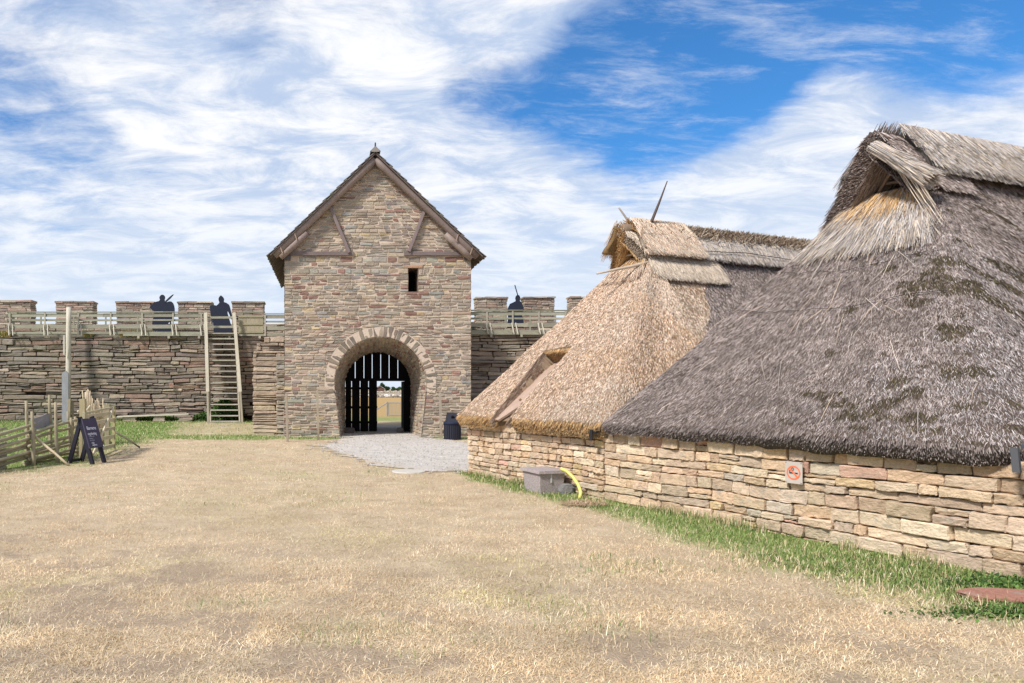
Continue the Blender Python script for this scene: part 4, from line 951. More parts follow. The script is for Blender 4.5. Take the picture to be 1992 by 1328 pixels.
class Roof:
    def __init__(s, s0, s1, zr, zl, hwl, a, ze, o=.16, zlip=.17, T=9.0, rc=.5, sag=.0, seed=1, rise=0.0):
        s.s0, s.s1, s.zr, s.zl, s.hwl, s.a, s.ze, s.o, s.th, s.T, s.rc, s.sag, s.seed, s.rise = s0, s1, zr, zl, hwl, a, ze, o, zlip, T, rc, sag, seed, rise
        s.sc = (s0+s1)/2; s.tuft = .035 if seed == 8 else .02
        # eave path
        pts = []; L = s0-o; Rr = s1+o; F = -o
        for t in np.arange(T, F+rc, -.05): pts.append((L, t))
        for k in range(1, 12): a_ = math.pi*.5*k/12; pts.append((L+rc-rc*math.cos(a_), F+rc-rc*math.sin(a_)))
        for q in np.arange(L+rc, Rr-rc, .04): pts.append((q, F))
        for k in range(1, 12): a_ = math.pi*.5*k/12; pts.append((Rr-rc+rc*math.sin(a_), F+rc-rc*math.cos(a_)))
        for t in np.arange(F+rc, T, .05): pts.append((Rr, t))
        P = np.array(pts); d = np.r_[0, np.cumsum(np.hypot(*np.diff(P, axis=0).T))]
        s.P, s.d = P, d; s.W = d[-1]
    def eave(s, w): return np.interp(w, s.d, s.P[:, 0]), np.interp(w, s.d, s.P[:, 1])
    def ridge_z(s, t): return s.zr+s.rise*np.maximum(0, t-s.a)
    def top(s, w):
        es, et = s.eave(w); side = np.sign(es-s.sc)
        k = np.clip((es-(s.s0-s.o))/((s.s1+s.o)-(s.s0-s.o)), 0, 1)
        ts = s.sc+(k-.5)*2*s.hwl
        onridge = et > s.a
        return np.where(onridge, s.sc, ts), np.where(onridge, et, s.a), np.where(onridge, s.ridge_z(et), s.zl)
    def surf(s, w, q, off=0.0):
        es, et = s.eave(w); ts, tt, tz = s.top(w); q = np.asarray(q, float)
        S = es+(ts-es)*q; Tt = et+(tt-et)*q; Z = s.ze+(tz-s.ze)*q-s.sag*np.sin(np.pi*np.clip(q, 0, 1))*(1-sstep(s.a-1.6, s.a+.6, et))
        Z = Z+(fbm(w*1.1+s.seed*9, q*3.2, s.seed, 3)-.5)*.13*np.sin(np.pi*np.clip(q*.9+.08, 0, 1))+(fbm(w*9, q*32, s.seed+40, 2)-.5)*s.tuft
        return S, Tt, Z
    def pos(s, w, q): return stn(*s.surf(w, q))
    def frame(s, w, q):
        e = .02; p = s.pos(w, q); pw = s.pos(w+e, q)-s.pos(w-e, q); pq = s.pos(w, np.minimum(q+e, 1.0))-s.pos(w, q-e)
        dn = -pq/np.linalg.norm(pq, axis=-1, keepdims=True); tw = pw/(np.linalg.norm(pw, axis=-1, keepdims=True)+1e-9)
        n = np.cross(tw, pq); n = n/(np.linalg.norm(n, axis=-1, keepdims=True)+1e-9)
        n = np.where(n[..., 2:3] < 0, -n, n)
        return p, dn, tw, n
def reeds(name, p, dn, tw, n, L, W, cols, mat, parent, lift=.03, jitd=.25, sink=.01, taper=.6, bend=0.0):
    """p roots (upper ends); each reed runs down along dn"""
    m = len(p); L = rng.uniform(*L, m)[:, None]; W = rng.uniform(*W, m)[:, None]/2
    d = dn+tw*rng.normal(0, jitd, (m, 1))+n*rng.uniform(.0, lift*2, (m, 1)); d /= np.linalg.norm(d, axis=1, keepdims=True)
    ax = np.cross(d, n); ax /= np.linalg.norm(ax, axis=1, keepdims=True)+1e-9; ax = ax+n*rng.normal(0, .8, (m, 1)); ax /= np.linalg.norm(ax, axis=1, keepdims=True)
    p0 = p-n*sink; p1 = p0+d*L*.55+n*rng.uniform(0, 1, (m, 1))*bend; p2 = p0+d*L-n*0
    V = np.stack([p0-ax*W, p0+ax*W, p1+ax*W, p1-ax*W, p2+ax*W*taper, p2-ax*W*taper], 1).reshape(-1, 3)
    i = np.arange(m)[:, None]*6; F = np.concatenate([i+np.array([[0, 1, 2, 3]]), i+np.array([[3, 2, 4, 5]])], 0)
    C = np.repeat(cols, 6, 0); return V, F, C
def merge(L):
    V = []; F = []; C = []; o = 0
    for v, f, c in L: V.append(v); F.append(f+o); C.append(c); o += len(v)
    return np.concatenate(V), np.concatenate(F), np.concatenate(C)

rB = Roof(-.07, 3.58, 4.48, 4.00, .33, 2.5, 1.12, T=8.6, rc=.34, seed=3, o=.19, zlip=.21)
rA = Roof(3.55, 8.3, 4.80, 4.15, .45, 2.5, 1.13, T=9, rc=.45, sag=.12, seed=8, o=.15, rise=.02)
SL = dict(s0=1.10, s1=1.64, t0=-.3, t1=.92, d=.28)                # roof slot of the golden house
def slot_s1(T): return 1.60+.22*np.clip(T/.9, 0, 1)
def slotmask(S, T): return (S > SL['s0']) & (S < slot_s1(T)) & (T < SL['t1'])
def slot_d(T): return .12+.24*np.clip((T+.17)/1.07, 0, 1)
def shell(r, name, parent, colf, slot=False):
    ws = np.unique(np.r_[np.arange(0, r.W, .07), r.W])
    # double the columns where the top jumps from lip to ridge
    qs = np.r_[np.linspace(0, 1, 80)]
    if slot:
        qs = np.linspace(0, 1, 150); es, et = r.eave(ws); extra = np.arange(r.d[np.argmax(r.P[:, 1] < 0)], r.d[np.argmax(r.P[:, 1] < 0)]+2.6, .022); ws = np.unique(np.r_[ws, extra])
    es, et = r.eave(ws)
    for j in np.where(np.diff((et > r.a).astype(int)) != 0)[0]:
        wj = (ws[j]+ws[j+1])/2
        ws = np.r_[ws, wj-1e-3, wj+1e-3]
    ws = np.sort(ws)
    Wg, Q = np.meshgrid(ws, qs); S, T, Z = r.surf(Wg, Q); P = stn(S, T, Z)
    if slot:
        mk = slotmask(S, T)
        _, _, _, n = r.frame(Wg, Q); P = np.where(mk[..., None], P-n*slot_d(T)[..., None], P)
    # eave lip: below and inward
    es, et = r.eave(ws); inn = np.stack([r.sc-es, np.where(et < .6, 1.2-et, 0)], -1); inn = inn/np.linalg.norm(inn, axis=1, keepdims=True)
    rag = (vnoise(ws*7, ws*0, 5)-.5)*.03+(vnoise(ws*1.7, ws*0+3, 6)-.5)*.05
    L1 = stn(es+inn[:, 0]*.015, et+inn[:, 1]*.015, np.full_like(es, r.ze)-.05+rag); L2 = stn(es+inn[:, 0]*.06, et+inn[:, 1]*.06, np.full_like(es, r.ze)-r.th+rag); L3 = stn(es+inn[:, 0]*.40, et+inn[:, 1]*.40, np.full_like(es, r.ze)-r.th+.10); L4 = stn(es+inn[:, 0]*.5, et+inn[:, 1]*.5, np.full_like(es, r.ze)+.1)
    if slot:
        mk0 = slotmask(es, et-.5) & (et < .3)
        for L_ in (L1, L2, L3): L_[mk0] = L4[mk0]*.5+L_[mk0]*.5
    G = np.concatenate([L4[None], L3[None], L2[None], L1[None], P], 0); ny, nx = G.shape[:2]
    c = np.zeros((ny, nx, 3)); c[4:] = colf(S, T, Z)*np.array([.50, .46, .42])  # base colour darkened to paint shade into the gaps between reeds
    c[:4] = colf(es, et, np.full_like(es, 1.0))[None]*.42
    I = np.arange(nx*ny).reshape(ny, nx); F = np.stack([I[:-1, :-1], I[:-1, 1:], I[1:, 1:], I[1:, :-1]], -1).reshape(-1, 4)
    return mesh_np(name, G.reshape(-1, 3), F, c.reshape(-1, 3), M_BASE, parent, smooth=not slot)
cGOLD = np.array([lin((226, 192, 158)), lin((216, 182, 150)), lin((238, 208, 176)), lin((200, 166, 136)), lin((226, 196, 170)), lin((170, 140, 116)), lin((244, 222, 200)), lin((148, 120, 100))])
cGREY = np.array([lin((166, 154, 148)), lin((152, 140, 134)), lin((180, 168, 162)), lin((134, 122, 117)), lin((158, 145, 137)), lin((190, 178, 172)), lin((112, 101, 96)), lin((144, 132, 126))])
cPALE = np.array([lin((204, 188, 168)), lin((188, 172, 154)), lin((216, 202, 182)), lin((166, 150, 134)), lin((196, 180, 162))])
cORNG = np.array([lin((206, 168, 118)), lin((192, 152, 104)), lin((218, 184, 136)), lin((176, 140, 98))])
cSILV = np.array([lin((182, 175, 171)), lin((166, 158, 154)), lin((196, 189, 185)), lin((146, 138, 134)), lin((122, 114, 110))])
for _p in (cGOLD,): _p *= np.array([.98, .99, 1.02])
for _p in (cGREY,): _p *= np.array([.97, .935, .91])
for _p in (cPALE, cSILV): _p *= 1.1
def pick(pal, n, v=.10): return pal[rng.integers(0, len(pal), n)]*(1+rng.uniform(-v, v, (n, 1)))
def newpart(S, T, Z): return T < 3.15+.75*np.clip((Z-3)/1.1, -1, 1)+.06*np.sin(Z*9)
def colB(S, T, Z):
    S, T, Z = np.broadcast_arrays(S, T, Z); m = newpart(S, T, Z)[..., None]; t = fbm(S*1.3+4, Z*1.3+T, 17, 4)[..., None]
    a = np.array(lin((206, 176, 144)))*(1-t)+np.array(lin((206, 186, 164)))*t
    return np.where(m, a, np.array(lin((140, 130, 124))))
def colA(S, T, Z):
    S, T, Z = np.broadcast_arrays(S, T, Z); t = fbm(S*1.6, Z*1.6+T, 19, 4)[..., None]; return np.array(lin((140, 126, 118)))*(1-t)+np.array(lin((160, 148, 140)))*t
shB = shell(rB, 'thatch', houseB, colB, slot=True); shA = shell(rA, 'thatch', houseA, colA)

def coat(r, n, palf, L, W, slot=False, tmax=6.5, **kw):
    w_ = rng.uniform(0, r.W, n); q = rng.uniform(.0, 1.0, n)**.9; es, et = r.eave(w_)
    wd = np.where(et < .3, 1.0, np.where(et < tmax, .75, 0)); k = rng.uniform(0, 1, n) < wd*(1-.6*q*(et < 2.5)); w_, q = w_[k], q[k]
    S, T, Z = r.surf(w_, q)
    if slot: k = ~((S > SL['s0']-.0) & (S < slot_s1(T)) & (T < SL['t1']+.02)); w_, q, S, T, Z = w_[k], q[k], S[k], T[k], Z[k]
    p, dn, tw, nn_ = r.frame(w_, q)
    return reeds('', p+nn_*.010, dn, tw, nn_, L, W, palf(S, T, Z, len(S)), None, None, **kw), (w_, q)
def palB(S, T, Z, n):
    m = newpart(S, T, Z); t = fbm(S*1.1+4, Z*1.1+T, 17, 4); c = pick(cGOLD, n); c2 = pick(cPALE, n); c3 = pick(cORNG, n)
    c = np.where((rng.uniform(0, 1, n) < (.18+.42*sstep(1.9, 2.7, S)*sstep(.36, .6, t)))[:, None], c2, c); c = np.where((rng.uniform(0, 1, n) < .14*sstep(.46, .32, t))[:, None], c3, c)
    cl = (.78+.44*fbm(S*22, (Z+T)*16, 53, 3))[:, None]
    return np.where(m[:, None], c, pick(cGREY, n)*1.12)*cl
def palA(S, T, Z, n):
    c = pick(cGREY, n, .15)*.95; t = fbm(S*3+2, (Z+T)*3, 23, 3)
    c = c*(.70+.56*t)[:, None]
    right = sstep(6.6, 7.8, S+(fbm(S*2, Z*2+T, 29, 3)-.5)*1.8); c = np.where((rng.uniform(0, 1, n) < right*.36)[:, None], pick(cSILV, n, .15), c)
    moss = (fbm(S*4.2+8, (Z*1.2+T)*4.2, 37, 4) > .60+.10*sstep(7.4, 6.4, S)) & (S > 6.2); c = np.where((moss & (rng.uniform(0, 1, n) < .75))[:, None], pick(np.array([lin((74, 66, 44)), lin((88, 78, 50)), lin((62, 54, 42))]), n), c)
    return c*(.56+.84*fbm(S*19, (Z+T)*15, 57, 3))[:, None]
(vB, _) = coat(rB, 480000, palB, (.025, .055), (.003, .0055), slot=True, lift=.05, jitd=.15, sink=.004)
(vA, _) = coat(rA, 560000, palA, (.025, .065), (.003, .0055), lift=.09, jitd=.30, sink=.004)
def fringe(r, n, pal, L=(.08, .14), drop=(.0, .02), slot=False, smin=-1, smax=99, tm=6):
    """reed ends hanging at the eave"""
    w_ = rng.uniform(0, r.W, n); es, et = r.eave(w_); k = (et < tm) & (es > smin) & (es < smax)
    if slot: k &= ~((es > SL['s0']) & (es < SL['s1']) & (et < .3))
    w_ = w_[k]; m = len(w_); es, et = r.eave(w_)
    p, dn, tw, nn_ = r.frame(w_, np.full(m, .02)); hin = np.stack([r.sc-es, np.where(et < .6, 1.2-et, 0)], -1); hin /= np.linalg.norm(hin, axis=1, keepdims=True)
    dep = rng.uniform(0, 1, m); p = stn(es+hin[:, 0]*dep*.12, et+hin[:, 1]*dep*.12, np.full(m, r.ze)-dep*(r.th-.03)+(vnoise(w_*7, w_*0, 5)-.5)*.03)
    return reeds('', p, dn, tw, nn_, L, (.004, .008), pal(m), None, None, lift=.0, jitd=.15, sink=.0)
vB2 = fringe(rB, 26000, lambda m: pick(np.concatenate([cORNG, cORNG*.8]), m), L=(.05, .10), slot=True)
vA2 = fringe(rA, 40000, lambda m: pick(cGREY, m)*.72, L=(.03, .08))
V, F, C = merge([vB, vB2]); mesh_np('reeds', V, F, C, M_REED, shB)
V, F, C = merge([vA, vA2]); mesh_np('reeds', V, F, C, M_REED, shA)

# slope helper for caps and hoods: side slope frame at (side, t, dist down from ridge)
def slope_pt(r, side, t, L, off=0.0):
    hw = (r.s1-r.s0)/2+r.o; zr = r.ridge_z(t); dz_ = zr-r.ze; ln = np.hypot(hw, dz_)
    ds = side*hw/ln; dzz = -dz_/ln; ns = side*dz_/ln; nz = hw/ln
    return stn(r.sc+ds*L+ns*off, t, zr+dzz*L+nz*off)
def slope_dir(r, side, t0=3):
    a = slope_pt(r, side, t0, 0.0); b = slope_pt(r, side, t0, 1.0); d = b-a; n = slope_pt(r, side, t0, 0.0, 1.0)-a
    return d/np.linalg.norm(d), n/np.linalg.norm(n)
RT = np.array([N[0], N[1], 0.0])                             # along the ridge, away from the street
def slab(r, side, t0f, t1, L0, L1, off, th, name, parent, col, nt=26, nl=14, wob=.02):
    """thick mat of thatch on a side slope; t0f(L) = front edge"""
    P = []
    for j in range(nl+1):
        L = L0+(L1-L0)*j/nl; ta = t0f(L)
        for i in range(nt+1):
            t = ta+(t1-ta)*i/nt; e = float(vnoise(t*4, L*4, 51))-.5
            P.append((t, L+e*wob*2*(j == nl), off+e*wob))
    V = [slope_pt(r, side, t, L, o) for t, L, o in P]+[slope_pt(r, side, t, L*.985, o-th) for t, L, o in P]; m = len(P); F = []
    def I(j, i, b): return b*m+j*(nt+1)+i
    for j in range(nl):
        for i in range(nt): F += [(I(j, i, 0), I(j, i+1, 0), I(j+1, i+1, 0), I(j+1, i, 0)), (I(j, i, 1), I(j+1, i, 1), I(j+1, i+1, 1), I(j, i+1, 1))]
    for i in range(nt): F += [(I(0, i, 0), I(0, i, 1), I(0, i+1, 1), I(0, i+1, 0)), (I(nl, i, 0), I(nl, i+1, 0), I(nl, i+1, 1), I(nl, i, 1))]
    for j in range(nl): F += [(I(j, 0, 0), I(j+1, 0, 0), I(j+1, 0, 1), I(j, 0, 1)), (I(j, nt, 0), I(j, nt, 1), I(j+1, nt, 1), I(j+1, nt, 0))]
    return mesh_np(name, np.array(V), np.array(F), np.array(col), M_BASE, parent)
def slab_reeds(r, side, t0f, t1, L0, L1, off, n, pal, Ls, Ws, jitd=.12, lift=.02, sgn=1, skew=0.0, topover=0.0, dens=None):
    L = rng.uniform(L0-topover, L1, n); ta = np.array([t0f(v) for v in L]); t = ta+(t1-ta)*rng.uniform(0, 1, n)
    p = slope_pt(r, side, t, L, off+np.zeros(n)); d, nn_ = slope_dir(r, side); nn_ = nn_*sgn
    dn = np.tile(d+RT*skew, (n, 1)); dn /= np.linalg.norm(dn, axis=1, keepdims=True)
    return reeds('', p, dn, np.tile(RT, (n, 1)), np.tile(nn_, (n, 1)), Ls, Ws, pick(pal, n) if isinstance(pal, np.ndarray) else pal(n), None, None, lift=lift, jitd=jitd, sink=.0)

# --- hood of the grey house
def hoodset(r, parent, tf, tb, Lh, cb, inner, outer, th=.22, side_w=(1.0, 1.0)):
    hd = None
    for side in (-1, 1):
        t0 = (lambda L: tf+.22*(L/Lh)) if side < 0 else (lambda L: tf+.32*(L/Lh))
        L1 = Lh*side_w[0 if side < 0 else 1]
        h = slab(r, side, t0, tb, -.02, L1, .05, th, 'hood', parent, cb)
        parts = [slab_reeds(r, side, t0, tb, 0, L1-.05, .055, 9000, outer*1.1, (.08, .2), (.006, .011), jitd=.25, lift=.1),
                 slab_reeds(r, side, t0, t0(0)+.9, 0, L1-.05, .05-th-.006, 5000, inner, (.1, .25), (.006, .011), jitd=.15, sgn=-1)]
        # cut reed ends on the front edge
        n = 4200; L = rng.uniform(0, L1, n); o = rng.uniform(-th+.05, .05, n); ta = np.array([t0(v) for v in L])
        p = slope_pt(r, side, ta+.03, L, o); d, nn_ = slope_dir(r, side)
        parts.append(reeds('', p, np.tile(-RT*.75+d*.65, (n, 1)), np.tile(d, (n, 1)), np.tile(nn_, (n, 1)), (.05, .10), (.006, .012), pick(inner if side < 0 else outer, n), None, None, jitd=.3, lift=.05, sink=0))
        V, F, C = merge(parts); mesh_np('reeds', V, F, C, M_REED, h)
    return hd
hoodset(rA, houseA, 2.10, 3.1, 1.12, lin((104, 92, 86)), cGREY, cGREY*1.1, side_w=(1.1, .85))
hoodset(rB, houseB, 2.08, 2.9, .72, lin((150, 112, 70)), np.concatenate([cORNG, cORNG*.8]), cPALE, th=.17, side_w=(1.0, .85))
def loft_shade(r, parent):                                     # flat dark triangle standing in for the shade behind the smoke hole
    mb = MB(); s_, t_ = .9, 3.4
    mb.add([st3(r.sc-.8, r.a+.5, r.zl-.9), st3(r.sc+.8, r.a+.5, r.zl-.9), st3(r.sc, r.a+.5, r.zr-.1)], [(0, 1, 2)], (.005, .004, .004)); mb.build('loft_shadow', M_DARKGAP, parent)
loft_shade(rA, houseA); loft_shade(rB, houseB)
# poles inside the hood of A and under the hood of B
WPO = lin((172, 150, 130))
def mpole(name, p, q, r0, r1, col, parent, bend=.01):
    mb = MB(); pole(mb, p, q, r0, r1, col, bend=bend); return mb.build(name, M_WOODG, parent, True)
mpole('rafter_pole', st3(5.25, 2.42, 3.98), st3(5.78, 2.32, 4.66), .028, .024, WPO, houseA)
mpole('rafter_pole', st3(5.40, 2.40, 4.02), st3(5.95, 2.30, 4.68), .022, .018, WPO, houseA)
mpole('rafter_pole', st3(5.62, 2.60, 4.05), st3(6.05, 2.50, 4.60), .022, .02, WPO, houseA)
mpole('tie_pole', st3(5.45, 2.5, 4.28), st3(6.3, 2.75, 4.25), .025, .022, lin((150, 132, 118)), houseA)
mpole('rafter_pole', st3(1.50, 2.40, 4.02), st3(1.72, 2.25, 4.30), .02, .018, lin((150, 134, 118)), houseB)
mpole('tie_pole', st3(1.42, 2.3, 4.02), st3(2.1, 2.35, 4.06), .022, .02, lin((168, 150, 126)), houseB)
mpole('ridge_log', wp(1212, 446, 12.86), tuple(st3(1.78, 3.0, 4.50)), .10, .10, lin((128, 108, 90)), houseB)
mpole('spar', wp(1264, 440, 13.05), wp(1298, 352, 13.0), .030, .008, lin((92, 78, 72)), houseB)
mpole('spar', wp(1226, 436, 13.2), wp(1204, 404, 13.3), .022, .014, lin((150, 138, 126)), houseB)
mpole('spar', wp(1277, 506, 12.70), wp(1161, 532, 12.6), .036, .018, lin((186, 170, 150)), houseB, bend=.015)

# ridge capes
def cape(r, parent, side, t0, t1, L1, off, n, pal, name='ridge_cape', over=.1, skew=0., th=.08, Ls=(.25, .45), jitd=.10, base=None, L0=0.0):
    t0f = lambda L: t0+.03*math.sin(L*9)
    h = slab(r, side, t0f, t1, L0, L1, off, th, name, parent, base if base is not None else tuple(pal.mean(0)*.45), wob=.03)
    v = slab_reeds(r, side, t0f, t1, L0-over, L1-.22, off+.004, n, pal, Ls, (.0035, .007), jitd=jitd, lift=.06, skew=skew)
    v2 = slab_reeds(r, side, t0f, t1, L1-.16, L1-.02, off-.02, n//3, pal*.85, (.06, .20), (.0035, .007), jitd=.3, lift=.02)
    V, F, C = merge([v, v2]); mesh_np('reeds', V, F, C, M_REED, h); return h
def binding(r, parent, side, t0, t1, L, off, rad=.006, wob=.03):
    mb = MB(); pts = [tuple(slope_pt(r, side, t, L+wob*math.sin(t*2.3), off+.006*math.sin(t*7))) for t in np.linspace(t0, t1, 26)]
    mb.tube(pts, rad, (1, 1, 1), 5); mb.build('binding_wire', M_WIRE, parent)
GC = np.concatenate([cPALE*.95, cSILV])
hA = cape(rA, houseA, 1, 2.55, 8.8, .66, .14, 70000, GC, over=.14, skew=-.25, Ls=(.18, .40), jitd=.17)
cape(rA, houseA, -1, 2.2, 8.8, .6, .11, 12000, cSILV, over=.0)
binding(rA, hA, 1, 2.3, 8.8, .26, .165); binding(rA, hA, 1, 2.4, 8.8, .42, .165)
hB = cape(rB, houseB, 1, 2.25, 3.55, .55, .15, 34000, np.concatenate([cGOLD[[0, 2, 4, 6]], cPALE]), over=.16, skew=.15, Ls=(.25, .42))
binding(rB, hB, 1, 2.25, 3.6, .30, .17); binding(rB, hB, 1, 2.25, 8.4, .50, .165)
cape(rB, houseB, -1, 2.0, 8.4, .5, .10, 7000, cORNG, over=.12)
h2 = cape(rB, houseB, 1, 3.5, 8.5, .52, .09, 40000, GC, over=.02, skew=-.2, jitd=.16)
binding(rB, h2, 1, 3.6, 8.4, .30, .115)
h3 = cape(rB, houseB, 1, 2.35, 3.95, 1.00, .035, 30000, np.concatenate([cPALE, cPALE*1.08]), over=.0, L0=.50, Ls=(.25, .45), th=.03, jitd=.14)
binding(rB, h3, 1, 2.5, 3.9, .74, .06, .004)
# brown turf along the far ridge of B and dark tufts over A's ridge
def turf(r, parent, t0, t1, pal, n, ht, name):
    t = rng.uniform(t0, t1, n); s_ = rng.normal(0, .10, n); z = r.ridge_z(t)+.12-np.abs(s_)*.9; p = stn(r.sc+s_, t, z)
    d = np.stack([rng.normal(0, .6, n), rng.normal(0, .6, n), rng.uniform(.2, 1, n)], -1); d /= np.linalg.norm(d, axis=1, keepdims=True)
    V, F, C = reeds('', p, d, np.tile(RT, (n, 1)), np.cross(d, rng.normal(0, 1, (n, 3)))+1e-4, (ht*.4, ht), (.008, .016), pick(pal, n), None, None, lift=0, jitd=.1, sink=0)
    mesh_np(name, V, F, C, M_REED, parent)
turf(rB, houseB, 3.3, 8.5, np.array([lin((140, 120, 100)), lin((124, 106, 90)), lin((158, 134, 108)), lin((178, 160, 136)), lin((168, 154, 140))]), 14000, .12, 'ridge_turf')
turf(rB, houseB, 2.2, 3.4, np.array([lin((150, 118, 84)), lin((176, 140, 96))]), 1200, .14, 'ridge_turf')
def ridge_tips():
    n = 420; t = rng.uniform(2.25, 3.0, n); p = stn(rA.sc-.06+rng.normal(0, .04, n), t, rA.ridge_z(t)+.02); d = np.tile(slope_dir(rA, -1)[0]*-1, (n, 1))+RT*rng.normal(-.1, .2, (n, 1))
    V, F, C = reeds('', p, d, np.tile(RT, (n, 1)), np.tile(slope_dir(rA, -1)[1], (n, 1)), (.06, .20), (.005, .008), pick(cGREY, n), None, None, lift=0, jitd=.12, sink=0)
    mesh_np('ridge_tips', V, F, C, M_REED, houseA)
ridge_tips()
# reed bundle across the front of A's hood
def bundle():
    n = 5200; a = Vector(wp(1698, 283, 8.92)); b = Vector(wp(1812, 348, 8.35)); d = (b-a); ln = d.length; d = np.array(d/ln); u = np.cross(d, [0, 0, 1]); u /= np.linalg.norm(u); v = np.cross(u, d)
    th_ = rng.uniform(0, 6.28, n); rr = np.sqrt(rng.uniform(.3, 1, n)); k = rng.uniform(0, 1, n)*.68; fl = 1+1.0*np.abs(k-.35)*1.2
    off = (u[None]*(np.cos(th_)*rr)[:, None]*.075+v[None]*(np.sin(th_)*rr)[:, None]*.06); p = np.array(a)[None]+d[None]*(k*ln)[:, None]+off*fl[:, None]; nn_ = off/np.linalg.norm(off, axis=1, keepdims=True)
    dd = np.tile(d, (n, 1))+off*2.2*(k > .2)[:, None]
    V, F, C = reeds('', p, dd, np.tile(u, (n, 1)), nn_, (.25, .36), (.004, .007), pick(np.concatenate([cPALE, cSILV]), n), None, None, lift=.0, jitd=.05, sink=0)
    o = mesh_np('reed_bundle', V, F, C, M_REED, houseA)
    mb = MB(); mb.tube([a.lerp(b, t) for t in (.03, .3, .6, .80)], [.06, .062, .062, .07], lin((120, 112, 106)), 10); mb.build('core', M_BASE, o, True)
    for t in (.42, .66):
        c = np.array(a.lerp(b, t)); mb = MB(); mb.tube([tuple(c+u*math.cos(x)*.085+v*math.sin(x)*.075) for x in np.linspace(0, 6.283, 14)], .006, (1, 1, 1), 5); mb.build('tie', M_WIRE, o)
bundle()
# apron of long straw below each smoke hole
def apron(r, parent, pal1, pal2, n, ql, wide, qs=(.82, 1.0), name='apron', lift=.05):
    es, et = r.eave(r.d); mid = r.d[np.argmin(np.abs(es-r.sc)+np.where(et < .0, 0, 9))]
    w_ = mid+rng.uniform(wide[0], wide[1], n); q = rng.uniform(*qs, n); p, dn, tw, nn_ = r.frame(w_, np.minimum(q, .985)); p = p+nn_*rng.uniform(.01, .05, (n, 1))
    c = np.where((rng.uniform(0, 1, n) < sstep(.92, 1.0, q)*.75)[:, None], pick(pal1, n), pick(pal2, n))
    V, F, C = reeds('', p, dn, tw, nn_, ql, (.004, .008), c, None, None, lift=lift, jitd=.12, sink=0, bend=.02); return mesh_np(name, V, F, C, M_REED, parent)
apA = apron(rA, houseA, cORNG*1.05, np.concatenate([cPALE*.9, cSILV]), 22000, (.22, .5), (-1.9, 2.0))
apB = apron(rB, houseB, cORNG*1.05, np.concatenate([cPALE, cGOLD]), 8000, (.12, .3), (-1.5, 1.5), qs=(.88, 1.0))
for q0 in (.90, .80):
    es, et = rA.eave(rA.d); mid = rA.d[np.argmin(np.abs(es-rA.sc)+np.where(et < 0, 0, 9))]
    ww = np.linspace(mid-2.0, mid+2.2, 24); p, dn, tw, nn_ = rA.frame(ww, np.full(24, q0)+.01*np.sin(ww*5)); mb = MB(); mb.tube([tuple(v) for v in p+nn_*.06], .004, (1, 1, 1), 5); mb.build('binding_wire', M_WIRE, apA)
for q0, w0, w1 in ((.52, -2.2, 2.2), (.68, -2.0, 2.2)):
    ww = np.linspace(mid+w0, mid+w1, 30); p, dn, tw, nn_ = rA.frame(ww, np.full(30, q0)+.02*np.sin(ww*1.5)); mb = MB(); mb.tube([tuple(v) for v in p+nn_*.035], .0035, (1, 1, 1), 5); mb.build('binding_wire', M_WIRE, houseA)
def strays():
    n = 90; es, et = rA.eave(rA.d); mid = rA.d[np.argmin(np.abs(es-rA.sc)+np.where(et < 0, 0, 9))]
    w_ = mid+np.r_[rng.normal(.4, .7, 40), rng.uniform(-2.6, 2.6, n-40)]; q = np.r_[rng.uniform(.45, .85, 40), rng.uniform(.1, .9, n-40)]; p, dn, tw, nn_ = rA.frame(w_, q); p = p+nn_*.035
    V, F, C = reeds('', p, dn, tw, nn_, (.15, .55), (.003, .0055), pick(np.array([lin((204, 188, 170)), lin((190, 178, 166)), lin((200, 178, 154))]), n), None, None, lift=.01, jitd=.35, sink=0, bend=.03)
    mesh_np('loose_straw', V, F, C, M_REED, houseA)['kind'] = 'stuff'
    n = 26; a = np.array(st3(6.25, 2.1, 4.35)); p = a+rng.normal(0, .05, (n, 3)); d = np.array([.12, -.55, -1.0]); d /= np.linalg.norm(d)
    V, F, C = reeds('', p, np.tile(d, (n, 1)), np.tile(RT, (n, 1)), np.tile([-.9, -.4, .1], (n, 1)), (.5, 1.1), (.004, .007), pick(cPALE*1.05, n), None, None, lift=.0, jitd=.10, sink=-.03, bend=.03)
    mesh_np('loose_straw', V, F, C, M_REED, houseA)['kind'] = 'stuff'
strays()
